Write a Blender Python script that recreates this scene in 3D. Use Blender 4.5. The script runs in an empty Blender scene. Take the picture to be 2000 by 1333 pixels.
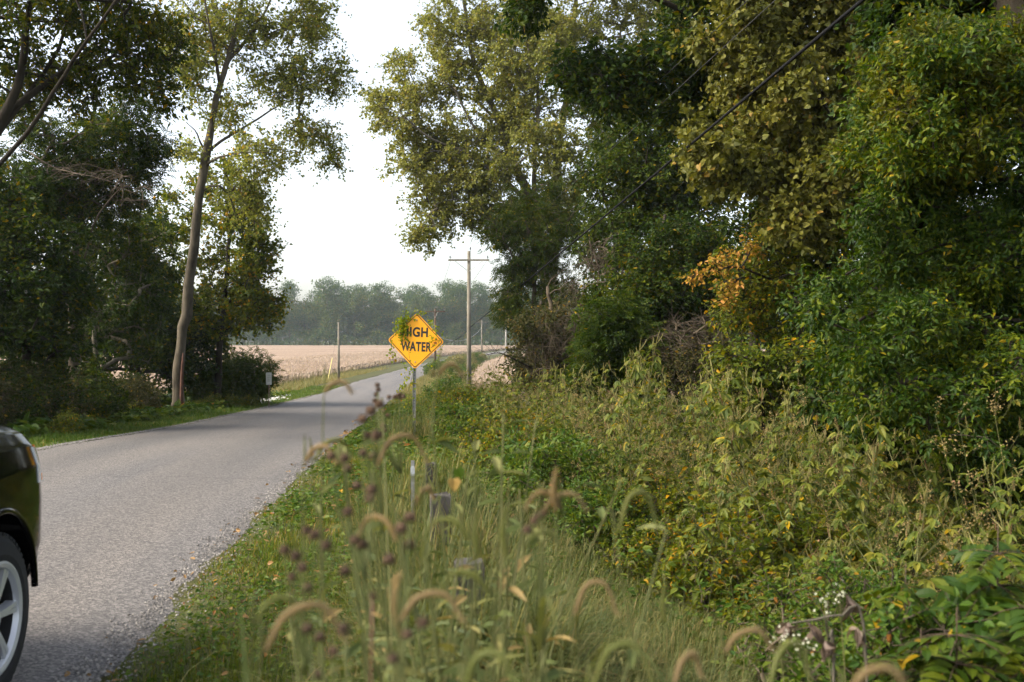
import bpy, bmesh, math, random
import numpy as np
from mathutils import Vector, Matrix
R = math.radians
sc = bpy.context.scene
COL = sc.collection

# ------------------------------------------------------------------ camera
CAMZ = 1.75
FOC = 1944.0            # focal length in pixels of the 2000 px wide photograph (35 mm lens)
HY = 655.0              # horizon row
cam_d = bpy.data.cameras.new('camera')
cam = bpy.data.objects.new('camera', cam_d)
COL.objects.link(cam)
cam.location = (0, 0, CAMZ)
cam.rotation_euler = (R(90 - 0.34), 0, 0)
cam_d.lens = 35.0
cam_d.sensor_width = 36.0
cam_d.clip_start = 0.05
cam_d.clip_end = 5000
cam_d.dof.use_dof = True
cam_d.dof.focus_distance = 19.0
cam_d.dof.aperture_fstop = 3.5
sc.camera = cam

# ------------------------------------------------------------------ sky, sun, exposure
SUN_EL, SUN_AZ = 40.0, -106.0      # azimuth clockwise from the view direction: the sun stands to the left
w = bpy.data.worlds.new('World')
sc.world = w
w.use_nodes = True
nt = w.node_tree
bg = nt.nodes['Background']
sky = nt.nodes.new('ShaderNodeTexSky')
sky.sky_type = 'NISHITA'
sky.sun_disc = False
sky.sun_elevation = R(SUN_EL)
sky.sun_rotation = R(SUN_AZ)
sky.air_density = 1.0
sky.dust_density = 3.0
sky.ozone_density = 1.0
hs = nt.nodes.new('ShaderNodeHueSaturation')
hs.inputs['Saturation'].default_value = 0.5
nt.links.new(sky.outputs[0], hs.inputs['Color'])
wm = nt.nodes.new('ShaderNodeMixRGB'); wm.blend_type = 'MULTIPLY'; wm.inputs[0].default_value = 1.0
wm.inputs[2].default_value = (1.0, .99, .96, 1)      # thin warm morning haze over the sky
nt.links.new(hs.outputs[0], wm.inputs[1])
nt.links.new(wm.outputs[0], bg.inputs['Color'])
bg.inputs['Strength'].default_value = 0.12
sl = bpy.data.lights.new('sun', 'SUN')
sl.energy = 2.3
sl.angle = R(36)
sl.color = (1.0, 0.90, 0.74)
so = bpy.data.objects.new('sun', sl)
COL.objects.link(so)
SD = Vector((math.sin(R(SUN_AZ)) * math.cos(R(SUN_EL)), math.cos(R(SUN_AZ)) * math.cos(R(SUN_EL)), math.sin(R(SUN_EL))))
so.rotation_euler = SD.to_track_quat('Z', 'Y').to_euler()
so.location = (-30, 0, 40)
sc.view_settings.view_transform = 'Standard'
sc.view_settings.look = 'None'
sc.view_settings.exposure = 1.84
sc.view_settings.gamma = 1.0
cy = sc.cycles
cy.use_denoising = True
cy.max_bounces = 6
cy.diffuse_bounces = 3
cy.glossy_bounces = 2
cy.transmission_bounces = 4
cy.transparent_max_bounces = 4
cy.volume_bounces = 0
cy.caustics_reflective = False
cy.caustics_refractive = False
cy.use_adaptive_sampling = True
cy.adaptive_threshold = 0.02

# ------------------------------------------------------------------ object helpers
def tag(o, label=None, cat=None, group=None, kind=None):
    if label: o['label'] = label
    if cat: o['category'] = cat
    if group: o['group'] = group
    if kind: o['kind'] = kind
    return o

def empty(name, loc, rz=0.0):
    o = bpy.data.objects.new(name, None)
    o.empty_display_size = 0.3
    o.location = loc
    o.rotation_euler = (0, 0, rz)
    COL.objects.link(o)
    return o

def copy_tree(o, parent=None):
    c = o.copy()
    COL.objects.link(c)
    if parent is not None:
        c.parent = parent
    for ch in list(o.children):
        copy_tree(ch, c)
    return c

class MB:
    """collects vertices and faces and links them as one mesh object"""
    def __init__(s):
        s.V = []; s.F = []; s.n = 0
    def add(s, V, *Fs):
        V = np.asarray(V, dtype=np.float64).reshape(-1, 3)
        for F in Fs:
            s.F.append(np.asarray(F, dtype=np.int64) + s.n)
        s.V.append(V); s.n += len(V)
        return s
    def mesh(s, name, smooth=False):
        me = bpy.data.meshes.new(name)
        V = np.concatenate(s.V) if s.V else np.zeros((0, 3))
        me.vertices.add(len(V))
        me.vertices.foreach_set('co', V.astype(np.float32).ravel())
        loops = np.concatenate([f.ravel() for f in s.F])
        tot = np.concatenate([np.full(len(f), f.shape[1]) for f in s.F])
        start = np.concatenate([[0], np.cumsum(tot)[:-1]])
        me.loops.add(len(loops))
        me.loops.foreach_set('vertex_index', loops.astype(np.int32))
        me.polygons.add(len(tot))
        me.polygons.foreach_set('loop_start', start.astype(np.int32))
        me.polygons.foreach_set('use_smooth', np.full(len(tot), bool(smooth)))
        me.update(calc_edges=True)
        me.validate()
        return me
    def build(s, name, mat, parent=None, smooth=False, loc=None):
        me = s.mesh(name, smooth)
        me.materials.append(mat)
        o = bpy.data.objects.new(name, me)
        COL.objects.link(o)
        if parent is not None: o.parent = parent
        if loc is not None: o.location = loc
        return o

def unit(v):
    v = np.asarray(v, float)
    return v / np.maximum(np.linalg.norm(v, axis=-1, keepdims=True), 1e-9)

def tube(mb, pts, rad, sides=6, cap=True):
    pts = np.asarray(pts, float); n = len(pts)
    rad = np.broadcast_to(np.asarray(rad, float), (n,))
    t = unit(np.gradient(pts, axis=0))
    ref = np.array([0.0, 0, 1]) if abs(t[:, 2]).mean() < 0.8 else np.array([1.0, 0, 0])
    u = unit(np.cross(t, ref)); v = np.cross(t, u)
    a = np.arange(sides) * 2 * math.pi / sides
    ring = (np.cos(a)[None, :, None] * u[:, None, :] + np.sin(a)[None, :, None] * v[:, None, :]) * rad[:, None, None]
    V = (pts[:, None, :] + ring).reshape(-1, 3)
    i = np.arange(n - 1)[:, None] * sides; j = np.arange(sides)[None, :]; k = (j + 1) % sides
    F = np.stack([i + j, i + k, i + sides + k, i + sides + j], -1).reshape(-1, 4)
    mb.add(V, F)
    if cap:
        c = len(pts) - 1
        mb.F.append(np.array([[mb.n - sides + q for q in range(sides)]]))
        mb.F.append(np.array([[mb.n - n * sides + q for q in range(sides)][::-1]]))

def box(mb, c, s, M=None):
    x, y, z = np.array(s) / 2.0
    V = np.array([[-x, -y, -z], [x, -y, -z], [x, y, -z], [-x, y, -z], [-x, -y, z], [x, -y, z], [x, y, z], [-x, y, z]])
    if M is not None: V = V @ np.array(M).T
    V = V + np.array(c)
    mb.add(V, [[0, 3, 2, 1], [4, 5, 6, 7], [0, 1, 5, 4], [1, 2, 6, 5], [2, 3, 7, 6], [3, 0, 4, 7]])

def lathe(mb, prof, n=24, axis='z', c=(0, 0, 0)):
    prof = np.asarray(prof, float); m = len(prof)
    a = np.arange(n) * 2 * math.pi / n
    r = prof[:, 0][:, None]; h = np.broadcast_to(prof[:, 1][:, None], (m, n))
    X = r * np.cos(a); Y = r * np.sin(a)
    if axis == 'z': V = np.stack([X, Y, h], -1)
    elif axis == 'x': V = np.stack([h, X, Y], -1)
    else: V = np.stack([X, h, Y], -1)
    i = np.arange(m - 1)[:, None] * n; j = np.arange(n)[None, :]; k = (j + 1) % n
    F = np.stack([i + j, i + k, i + n + k, i + n + j], -1).reshape(-1, 4)
    mb.add(V.reshape(-1, 3) + np.array(c), F)

def bez(p0, p1, p2, n):
    t = np.linspace(0, 1, n)[:, None]
    return (1 - t) ** 2 * np.array(p0) + 2 * t * (1 - t) * np.array(p1) + t * t * np.array(p2)

def smooth_line(pts, n):
    """Catmull-Rom through pts, n samples"""
    P = np.asarray(pts, float)
    Q = np.vstack([2 * P[0] - P[1], P, 2 * P[-1] - P[-2]])
    m = len(P) - 1
    out = []
    for s in np.linspace(0, m - 1e-6, n):
        i = int(s); t = s - i
        a, b, c, d = Q[i], Q[i + 1], Q[i + 2], Q[i + 3]
        out.append(0.5 * (2 * b + (c - a) * t + (2 * a - 5 * b + 4 * c - d) * t * t + (3 * b - a - 3 * c + d) * t ** 3))
    return np.array(out)

def ss(a, b, x):
    t = np.clip((np.asarray(x, float) - a) / (b - a), 0, 1)
    return t * t * (3 - 2 * t)

# ------------------------------------------------------------------ leaf templates (x across, y along, z up; length 1)
def fold(pts, k=0.25):
    P = np.array(pts, float)
    if P.shape[1] == 2: P = np.hstack([P, np.zeros((len(P), 1))])
    P[:, 2] += np.abs(P[:, 0]) * k - 0.22 * P[:, 1] ** 2
    return P
T_DIAMOND = (fold([(0, 0), (.3, .45), (0, 1), (-.3, .45)], .4), np.array([[0, 1, 2, 3]]))
T_LANCE = (fold([(0, 0), (.15, .25), (.13, .65), (0, 1), (-.13, .65), (-.15, .25)]), np.array([[0, 1, 2, 3], [0, 3, 4, 5]]))
T_OVATE = (fold([(0, 0), (.27, .28), (.2, .68), (0, 1), (-.2, .68), (-.27, .28)]), np.array([[0, 1, 2, 3], [0, 3, 4, 5]]))
T_HEART = (fold([(0, .08), (.3, -.02), (.48, .28), (.3, .66), (0, 1), (-.3, .66), (-.48, .28), (-.3, -.02)]),
           np.array([[0, 1, 2, 3], [0, 3, 4, 4], [0, 4, 5, 5], [0, 5, 6, 7]]))
def _tri_heart():
    P = T_HEART[0]
    return (P, np.array([[0, 1, 2], [0, 2, 3], [0, 3, 4], [0, 4, 5], [0, 5, 6], [0, 6, 7]]))
T_HEART = _tri_heart()
def _fine_ovate():
    ys = [0, .12, .3, .5, .7, .86, 1.0]; ws = [0.01, .15, .235, .24, .175, .09, 0.004]
    P = []
    for y, w_ in zip(ys, ws):
        dz = -0.28 * y * y
        P += [(-w_, y, w_ * .3 + dz), (0, y, dz), (w_, y, w_ * .3 + dz)]
    F = []
    for i in range(len(ys) - 1):
        a = i * 3
        F += [[a, a + 1, a + 4, a + 3], [a + 1, a + 2, a + 5, a + 4]]
    return (np.array(P), np.array(F))
T_FINE = _fine_ovate()
def _palm(nl):
    V, F = [], []
    lobes = {3: [(-42, .72), (0, 1), (42, .72)], 5: [(-75, .55), (-38, .8), (0, 1), (38, .8), (75, .55)]}[nl]
    P, L = T_LANCE
    for i, (a, s) in enumerate(lobes):
        c, sn = math.cos(R(a)), math.sin(R(a))
        Q = P * s * np.array([1.3, 1, 1])
        Q = np.stack([Q[:, 0] * c + Q[:, 1] * sn, -Q[:, 0] * sn + Q[:, 1] * c, Q[:, 2] + .004 * i], -1)
        F += (L + len(V)).tolist(); V += Q.tolist()
    return (np.array(V), np.array(F))
T_PALM3, T_PALM5 = _palm(3), _palm(5)
def _pinnate(pairs, leaf, ls, asp=1.0):
    V, F = [], []
    P, L = leaf
    for i in range(pairs * 2 + 1):
        if i < pairs * 2:
            y = .18 + .72 * (i // 2) / pairs; a = R(58 if i % 2 else -58)
        else: y, a = .88, 0.0
        c, sn = math.cos(a), math.sin(a)
        Q = P * ls * np.array([asp, 1, 1])
        Q = np.stack([Q[:, 0] * c + Q[:, 1] * sn, -Q[:, 0] * sn + Q[:, 1] * c + y, Q[:, 2] - .3 * y * y], -1)
        F += (L + len(V)).tolist(); V += Q.tolist()
    return (np.array(V), np.array(F))
T_PINN = _pinnate(4, T_DIAMOND, .34, .8)
T_TRIF = _pinnate(1, T_LANCE, .62, 1.4)
T_PINNBIG = _pinnate(4, T_FINE, .40, 1.0)

def frames(A, N):
    A = unit(A); N = N - A * (A * N).sum(-1, keepdims=True); N = unit(N)
    return np.cross(A, N), A, N

def scatter(mb, tpl, C, A, N, S):
    """copies of a template at points C, along A, facing N, of size S"""
    P, F = tpl
    X, A, N = frames(np.asarray(A, float), np.asarray(N, float))
    S = np.broadcast_to(np.asarray(S, float), (len(C),))
    V = C[:, None, :] + S[:, None, None] * (P[None, :, 0, None] * X[:, None] + P[None, :, 1, None] * A[:, None] + P[None, :, 2, None] * N[:, None])
    k = len(P)
    FF = (F[None] + (np.arange(len(C)) * k)[:, None, None]).reshape(-1, F.shape[1])
    mb.add(V.reshape(-1, 3), FF)

def blades(mb, B, H, W, bend, az, lean=None, segs=3):
    """grass blades: base points, heights, widths, bend (0..1) towards azimuth az"""
    n = len(B)
    t = np.linspace(0, 1, segs + 1)
    d = np.stack([np.cos(az), np.sin(az), np.zeros(n)], -1)
    s = np.stack([-np.sin(az), np.cos(az), np.zeros(n)], -1)
    up = H[:, None] * (t[None] - .55 * bend[:, None] * t[None] ** 2.2)
    out = H[:, None] * bend[:, None] * .75 * t[None] ** 1.8
    P = B[:, None, :] + up[..., None] * np.array([0, 0, 1.0]) + out[..., None] * d[:, None]
    wd = W[:, None] * np.maximum(1 - t[None] ** 2, .04) * .5
    L = P - wd[..., None] * s[:, None]; Rr = P + wd[..., None] * s[:, None]
    V = np.stack([L, Rr], 2).reshape(-1, 3)
    m = 2 * (segs + 1)
    i = np.arange(segs) * 2
    F = np.stack([i, i + 1, i + 3, i + 2], -1)
    FF = (F[None] + (np.arange(n) * m)[:, None, None]).reshape(-1, 4)
    mb.add(V, FF)

# ------------------------------------------------------------------ materials
def newmat(name):
    m = bpy.data.materials.new(name); m.use_nodes = True
    nt = m.node_tree
    return m, nt, nt.nodes['Principled BSDF'], nt.nodes['Material Output']

def plain(name, col, rough=.6, metal=0.0, spec=.5, coat=0.0, noise=0.0, scale=8.0, bump=0.0):
    m, nt, b, o = newmat(name)
    b.inputs['Roughness'].default_value = rough
    b.inputs['Metallic'].default_value = metal
    b.inputs['Specular IOR Level'].default_value = spec
    b.inputs['Coat Weight'].default_value = coat
    b.inputs['Base Color'].default_value = (*col, 1)
    if noise or bump:
        tc = nt.nodes.new('ShaderNodeTexCoord')
        nz = nt.nodes.new('ShaderNodeTexNoise')
        nz.inputs['Scale'].default_value = scale; nz.inputs['Detail'].default_value = 6
        nt.links.new(tc.outputs['Object'], nz.inputs['Vector'])
        if noise:
            rp = nt.nodes.new('ShaderNodeValToRGB')
            rp.color_ramp.elements[0].position = .3; rp.color_ramp.elements[1].position = .7
            rp.color_ramp.elements[0].color = (*[c * (1 - noise) for c in col], 1)
            rp.color_ramp.elements[1].color = (*[min(1, c * (1 + noise)) for c in col], 1)
            nt.links.new(nz.outputs[0], rp.inputs[0]); nt.links.new(rp.outputs[0], b.inputs['Base Color'])
        if bump:
            bp = nt.nodes.new('ShaderNodeBump'); bp.inputs['Strength'].default_value = bump
            bp.inputs['Distance'].default_value = .02
            nt.links.new(nz.outputs[0], bp.inputs['Height']); nt.links.new(bp.outputs[0], b.inputs['Normal'])
    return m

def leafmat(name, stops, transl=.35, rough=.55, nscale=.5, namt=.7, spec=.2, gain=1.0, acc=.035, sat=1.3):
    """leaf: colour picked per leaf, drifting over the crown; part of the light passes through"""
    def sat_(c):
        l = .3 * c[0] + .6 * c[1] + .1 * c[2]
        return tuple(max(.0015, l + (x - l) * sat) for x in c)
    stops = [(p, sat_(c)) for p, c in stops]
    m, nt, b, o = newmat(name)
    geo = nt.nodes.new('ShaderNodeNewGeometry')
    tc = nt.nodes.new('ShaderNodeTexCoord')
    nz = nt.nodes.new('ShaderNodeTexNoise')
    nz.inputs['Scale'].default_value = nscale; nz.inputs['Detail'].default_value = 3
    nt.links.new(tc.outputs['Object'], nz.inputs['Vector'])
    mr = nt.nodes.new('ShaderNodeMath'); mr.operation = 'MULTIPLY_ADD'
    mr.inputs[1].default_value = namt * 2.2; mr.inputs[2].default_value = -namt * 1.1
    nt.links.new(nz.outputs[0], mr.inputs[0])
    ad = nt.nodes.new('ShaderNodeMath'); ad.operation = 'ADD'; ad.use_clamp = True
    nt.links.new(geo.outputs['Random Per Island'], ad.inputs[0]); nt.links.new(mr.outputs[0], ad.inputs[1])
    rp = nt.nodes.new('ShaderNodeValToRGB')
    cr = rp.color_ramp
    while len(cr.elements) > 1: cr.elements.remove(cr.elements[-1])
    for i, (p, c) in enumerate(stops[:-1]):
        e = cr.elements[0] if i == 0 else cr.elements.new(p)
        e.position = p; e.color = (*[min(1, x * gain) for x in c], 1)
    nt.links.new(ad.outputs[0], rp.inputs[0])
    # a few turned leaves in the last colour
    f1 = nt.nodes.new('ShaderNodeMath'); f1.operation = 'MULTIPLY'; f1.inputs[1].default_value = 91.7
    f2 = nt.nodes.new('ShaderNodeMath'); f2.operation = 'FRACT'
    f3 = nt.nodes.new('ShaderNodeMath'); f3.operation = 'MULTIPLY_ADD'; f3.inputs[1].default_value = acc * 6; f3.inputs[2].default_value = -acc * 2.1
    f4 = nt.nodes.new('ShaderNodeMath'); f4.operation = 'LESS_THAN'
    nt.links.new(geo.outputs['Random Per Island'], f1.inputs[0]); nt.links.new(f1.outputs[0], f2.inputs[0])
    nt.links.new(nz.outputs[0], f3.inputs[0]); nt.links.new(f2.outputs[0], f4.inputs[0]); nt.links.new(f3.outputs[0], f4.inputs[1])
    am = nt.nodes.new('ShaderNodeMixRGB'); am.inputs[2].default_value = (*stops[-1][1], 1)
    nt.links.new(f4.outputs[0], am.inputs[0]); nt.links.new(rp.outputs[0], am.inputs[1])
    rp = am
    nt.links.new(rp.outputs[0], b.inputs['Base Color'])
    b.inputs['Roughness'].default_value = rough
    b.inputs['Specular IOR Level'].default_value = spec
    if transl > 0:
        tr = nt.nodes.new('ShaderNodeBsdfTranslucent')
        mx = nt.nodes.new('ShaderNodeMixShader'); mx.inputs[0].default_value = transl
        g = nt.nodes.new('ShaderNodeMixRGB'); g.blend_type = 'MULTIPLY'; g.inputs[0].default_value = 1
        g.inputs[2].default_value = (1.5, 1.45, .8, 1)
        nt.links.new(rp.outputs[0], g.inputs[1]); nt.links.new(g.outputs[0], tr.inputs['Color'])
        nt.links.new(b.outputs[0], mx.inputs[1]); nt.links.new(tr.outputs[0], mx.inputs[2])
        nt.links.new(mx.outputs[0], o.inputs['Surface'])
    return m

def barkmat(name, c0, c1, scale=6.0):
    m, nt, b, o = newmat(name)
    tc = nt.nodes.new('ShaderNodeTexCoord')
    mp = nt.nodes.new('ShaderNodeMapping'); mp.inputs['Scale'].default_value = (1, 1, .18)
    nz = nt.nodes.new('ShaderNodeTexNoise'); nz.inputs['Scale'].default_value = scale; nz.inputs['Detail'].default_value = 8
    nz.inputs['Roughness'].default_value = .7
    n2 = nt.nodes.new('ShaderNodeTexNoise'); n2.inputs['Scale'].default_value = 1.3; n2.inputs['Detail'].default_value = 4
    nt.links.new(tc.outputs['Object'], mp.inputs[0]); nt.links.new(mp.outputs[0], nz.inputs['Vector'])
    nt.links.new(tc.outputs['Object'], n2.inputs['Vector'])
    a = nt.nodes.new('ShaderNodeMath'); a.operation = 'MULTIPLY_ADD'; a.inputs[1].default_value = .5
    nt.links.new(n2.outputs[0], a.inputs[0]);
    h = nt.nodes.new('ShaderNodeMath'); h.operation = 'MULTIPLY'; h.inputs[1].default_value = .5
    nt.links.new(nz.outputs[0], h.inputs[0]); nt.links.new(h.outputs[0], a.inputs[2])
    rp = nt.nodes.new('ShaderNodeValToRGB')
    rp.color_ramp.elements[0].position = .38; rp.color_ramp.elements[1].position = .62
    rp.color_ramp.elements[0].color = (*c0, 1); rp.color_ramp.elements[1].color = (*c1, 1)
    nt.links.new(a.outputs[0], rp.inputs[0]); nt.links.new(rp.outputs[0], b.inputs['Base Color'])
    bp = nt.nodes.new('ShaderNodeBump'); bp.inputs['Strength'].default_value = .8; bp.inputs['Distance'].default_value = .04
    nt.links.new(nz.outputs[0], bp.inputs['Height']); nt.links.new(bp.outputs[0], b.inputs['Normal'])
    b.inputs['Roughness'].default_value = .9; b.inputs['Specular IOR Level'].default_value = .2
    return m

# ------------------------------------------------------------------ where the road and the ground lie
def _table(pts, k):
    d = np.arange(-120, 1400, .5)
    v = np.interp(d, [p[0] for p in pts], [p[1] for p in pts])
    pad = np.pad(v, k, mode='edge')
    ker = np.hanning(2 * k + 1); ker /= ker.sum()
    return d, np.convolve(pad, ker, 'valid')
_PD, _PV = _table([(-120, .3), (0, 0), (9, 0), (16.2, -.12), (25.9, -.65), (42.4, -1.30), (61.7, -1.9), (113, -2.5), (160, -2.7), (250, -2.8), (1400, -2.9)], 9)
_RD, _RV = _table([(-120, 7), (0, -1.72), (5, -2.05), (8.8, -2.42), (16.2, -2.98), (25.9, -4.0), (42.4, -5.5), (61.7, -7.05), (85, -8.3), (113, -9.1), (160, -9.0), (220, -6), (300, 4), (500, 45), (1400, 250)], 9)
ROADW = 5.0
def prof(y): return np.interp(y, _PD, _PV)
def road_x(y): return np.interp(y, _RD, _RV)
def ground_o(o, y):
    """height of the ground at offset o from the road's right edge"""
    o = np.asarray(o, float); y = np.asarray(y, float)
    z = prof(y)
    far = ss(70, 130, y)
    rd = -.02 - (.95 - .45 * far) * ss(1.7, 5.5, o)
    lo = -(o + ROADW)
    ld = -.02 - (.45) * ss(1.5, 5.0, lo)
    z = z + np.where(o > 0, rd, np.where(o < -ROADW, ld, -.028))
    amp = .05 * ss(.3, 2.0, np.where(o > 0, o, lo))
    z = z + amp * (np.sin(o * 1.7 + y * .9) + np.sin(o * .63 - y * 1.31 + 1) + .6 * np.sin(o * 3.1 + 2.2 * y))
    return z
def ground(x, y): return ground_o(np.asarray(x, float) - road_x(y), y)

def region(rows, n, rx, ry, d0, d1, per, seed, cr=1.0):
    """many small flat boughs filling an outline given as rows (py, left px, right px)"""
    rg = np.random.default_rng(seed); out = []
    ys = np.array([r[0] for r in rows], float); wd = np.array([r[2] - r[1] for r in rows], float)
    g = np.linspace(ys[0], ys[-1], 300); cw = np.cumsum(np.interp(g, ys, wd)); cw /= cw[-1]
    for i in range(n):
        y = np.interp((i + rg.random()) / n, cw, g)
        xl, xr = np.interp(y, ys, [r[1] for r in rows]), np.interp(y, ys, [r[2] for r in rows])
        out.append((rg.uniform(xl, xr), y, rg.uniform(d0, d1), rg.uniform(*rx), rg.uniform(*ry), .35, per, cr))
    return out
def P(px, py, d):
    """a point d metres ahead that the photograph shows at pixel px, py"""
    return np.array([(px - 1000) / FOC * d, d, CAMZ - (py - HY) / FOC * d])
def G(px, d):
    x = (px - 1000) / FOC * d
    return np.array([x, d, float(ground(x, d))])
# ------------------------------------------------------------------ ground, road, fields
def grid_mesh(name, O, Y, zfun, mat, uv=None, smooth=True):
    oo, yy = np.meshgrid(O, Y)
    X = road_x(yy) + oo
    Z = zfun(oo, yy)
    V = np.stack([X, yy, Z], -1).reshape(-1, 3)
    n, m = len(O), len(Y)
    i = np.arange(m - 1)[:, None] * n; j = np.arange(n - 1)[None, :]
    F = np.stack([i + j, i + j + 1, i + n + j + 1, i + n + j], -1).reshape(-1, 4)
    mb = MB(); mb.add(V, F)
    o = mb.build(name, mat, smooth=smooth)
    if uv:
        lay = o.data.uv_layers.new(name='uv')
        idx = np.zeros(len(o.data.loops), np.int32); o.data.loops.foreach_get('vertex_index', idx)
        u = np.stack([oo.ravel()[idx], yy.ravel()[idx]], -1)
        lay.data.foreach_set('uv', u.astype(np.float32).ravel())
    return o

def ground_material():
    m, nt, b, o = newmat('soil_and_litter')
    tc = nt.nodes.new('ShaderNodeTexCoord')
    def noise(s, det=6):
        n = nt.nodes.new('ShaderNodeTexNoise'); n.inputs['Scale'].default_value = s; n.inputs['Detail'].default_value = det
        nt.links.new(tc.outputs['Object'], n.inputs['Vector']); return n
    a, c, f = noise(.6), noise(7), noise(60, 3)
    r1 = nt.nodes.new('ShaderNodeValToRGB')
    r1.color_ramp.elements[0].position = .35; r1.color_ramp.elements[1].position = .65
    r1.color_ramp.elements[0].color = (.055, .045, .025, 1); r1.color_ramp.elements[1].color = (.05, .07, .018, 1)
    r2 = nt.nodes.new('ShaderNodeValToRGB')
    r2.color_ramp.elements[0].position = .4; r2.color_ramp.elements[1].position = .7
    r2.color_ramp.elements[0].color = (.05, .055, .022, 1); r2.color_ramp.elements[1].color = (.10, .085, .04, 1)
    nt.links.new(a.outputs[0], r1.inputs[0]); nt.links.new(c.outputs[0], r2.inputs[0])
    mx = nt.nodes.new('ShaderNodeMixRGB'); mx.inputs[0].default_value = .5
    nt.links.new(r1.outputs[0], mx.inputs[1]); nt.links.new(r2.outputs[0], mx.inputs[2])
    nt.links.new(mx.outputs[0], b.inputs['Base Color'])
    bp = nt.nodes.new('ShaderNodeBump'); bp.inputs['Strength'].default_value = .7; bp.inputs['Distance'].default_value = .03
    nt.links.new(f.outputs[0], bp.inputs['Height']); nt.links.new(bp.outputs[0], b.inputs['Normal'])
    b.inputs['Roughness'].default_value = .95; b.inputs['Specular IOR Level'].default_value = .1
    return m

def road_material():
    m, nt, b, o = newmat('worn_chip_seal')
    uv = nt.nodes.new('ShaderNodeUVMap'); uv.uv_map = 'uv'
    sep = nt.nodes.new('ShaderNodeSeparateXYZ'); nt.links.new(uv.outputs[0], sep.inputs[0])
    tc = nt.nodes.new('ShaderNodeTexCoord')
    vo = nt.nodes.new('ShaderNodeTexVoronoi'); vo.inputs['Scale'].default_value = 75
    nt.links.new(tc.outputs['Object'], vo.inputs['Vector'])
    n1 = nt.nodes.new('ShaderNodeTexNoise'); n1.inputs['Scale'].default_value = 22; n1.inputs['Detail'].default_value = 5
    n2 = nt.nodes.new('ShaderNodeTexNoise'); n2.inputs['Scale'].default_value = .7; n2.inputs['Detail'].default_value = 5
    mp = nt.nodes.new('ShaderNodeMapping'); mp.inputs['Scale'].default_value = (1.6, .12, 1)
    nt.links.new(uv.outputs[0], mp.inputs[0])
    nt.links.new(tc.outputs['Object'], n1.inputs['Vector']); nt.links.new(mp.outputs[0], n2.inputs['Vector'])
    # stone colour per chip
    r = nt.nodes.new('ShaderNodeValToRGB')
    r.color_ramp.elements[0].position = 0; r.color_ramp.elements[0].color = (.062, .060, .060, 1)
    r.color_ramp.elements[1].position = 1; r.color_ramp.elements[1].color = (.235, .218, .208, 1)
    e = r.color_ramp.elements.new(.55); e.color = (.135, .127, .122, 1)
    sx = nt.nodes.new('ShaderNodeSeparateColor'); nt.links.new(vo.outputs['Color'], sx.inputs[0])
    nt.links.new(sx.outputs[0], r.inputs[0])
    # wheel tracks: smoother, a little darker bands along the road (uv.x is the offset from the right edge)
    cu = nt.nodes.new('ShaderNodeValToRGB'); cu.color_ramp.interpolation = 'B_SPLINE'
    mr = nt.nodes.new('ShaderNodeMapRange'); mr.inputs[1].default_value = -ROADW; mr.inputs[2].default_value = 0
    nt.links.new(sep.outputs[0], mr.inputs[0])
    els = [(0, 1.05), (.14, .92), (.26, .80), (.38, .95), (.5, 1.0), (.62, .95), (.76, .82), (.88, .96), (1, 1.12)]
    cr = cu.color_ramp
    while len(cr.elements) > 1: cr.elements.remove(cr.elements[-1])
    for i, (p, v) in enumerate(els):
        e = cr.elements[0] if i == 0 else cr.elements.new(p)
        e.position = p; e.color = (v * .85, v * .85, v * .85, 1)
    nt.links.new(mr.outputs[0], cu.inputs[0])
    r2 = nt.nodes.new('ShaderNodeValToRGB')
    r2.color_ramp.elements[0].position = .3; r2.color_ramp.elements[0].color = (.78, .79, .82, 1)
    r2.color_ramp.elements[1].position = .7; r2.color_ramp.elements[1].color = (1.1, 1.05, 1.0, 1)
    nt.links.new(n2.outputs[0], r2.inputs[0])
    m1 = nt.nodes.new('ShaderNodeMixRGB'); m1.blend_type = 'MULTIPLY'; m1.inputs[0].default_value = 1
    m2 = nt.nodes.new('ShaderNodeMixRGB'); m2.blend_type = 'MULTIPLY'; m2.inputs[0].default_value = 1
    nt.links.new(r.outputs[0], m1.inputs[1]); nt.links.new(cu.outputs[0], m1.inputs[2])
    nt.links.new(m1.outputs[0], m2.inputs[1]); nt.links.new(r2.outputs[0], m2.inputs[2])
    # hairline cracks across the lanes
    last = m2
    for yc, wdt, dk in ((12.5, .014, .5), (19.6, .012, .62), (8.3, .006, .7), (30.5, .02, .6), (24.0, .012, .75)):
        n3 = nt.nodes.new('ShaderNodeTexNoise'); n3.inputs['Scale'].default_value = 1.1; n3.inputs['Detail'].default_value = 6
        nt.links.new(tc.outputs['Object'], n3.inputs['Vector'])
        a1 = nt.nodes.new('ShaderNodeMath'); a1.operation = 'MULTIPLY_ADD'; a1.inputs[1].default_value = .5; a1.inputs[2].default_value = -yc - .25
        a2 = nt.nodes.new('ShaderNodeMath'); a2.operation = 'ADD'
        a3 = nt.nodes.new('ShaderNodeMath'); a3.operation = 'ABSOLUTE'
        a4 = nt.nodes.new('ShaderNodeMath'); a4.operation = 'LESS_THAN'; a4.inputs[1].default_value = wdt
        a5 = nt.nodes.new('ShaderNodeMath'); a5.operation = 'MULTIPLY'; a5.inputs[1].default_value = dk
        nt.links.new(n3.outputs[0], a1.inputs[0]); nt.links.new(a1.outputs[0], a2.inputs[0]); nt.links.new(sep.outputs[1], a2.inputs[1])
        nt.links.new(a2.outputs[0], a3.inputs[0]); nt.links.new(a3.outputs[0], a4.inputs[0]); nt.links.new(a4.outputs[0], a5.inputs[0])
        mk = nt.nodes.new('ShaderNodeMixRGB'); mk.inputs[2].default_value = (.03, .03, .031, 1)
        nt.links.new(a5.outputs[0], mk.inputs[0]); nt.links.new(last.outputs[0], mk.inputs[1]); last = mk
    nt.links.new(last.outputs[0], b.inputs['Base Color'])
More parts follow.
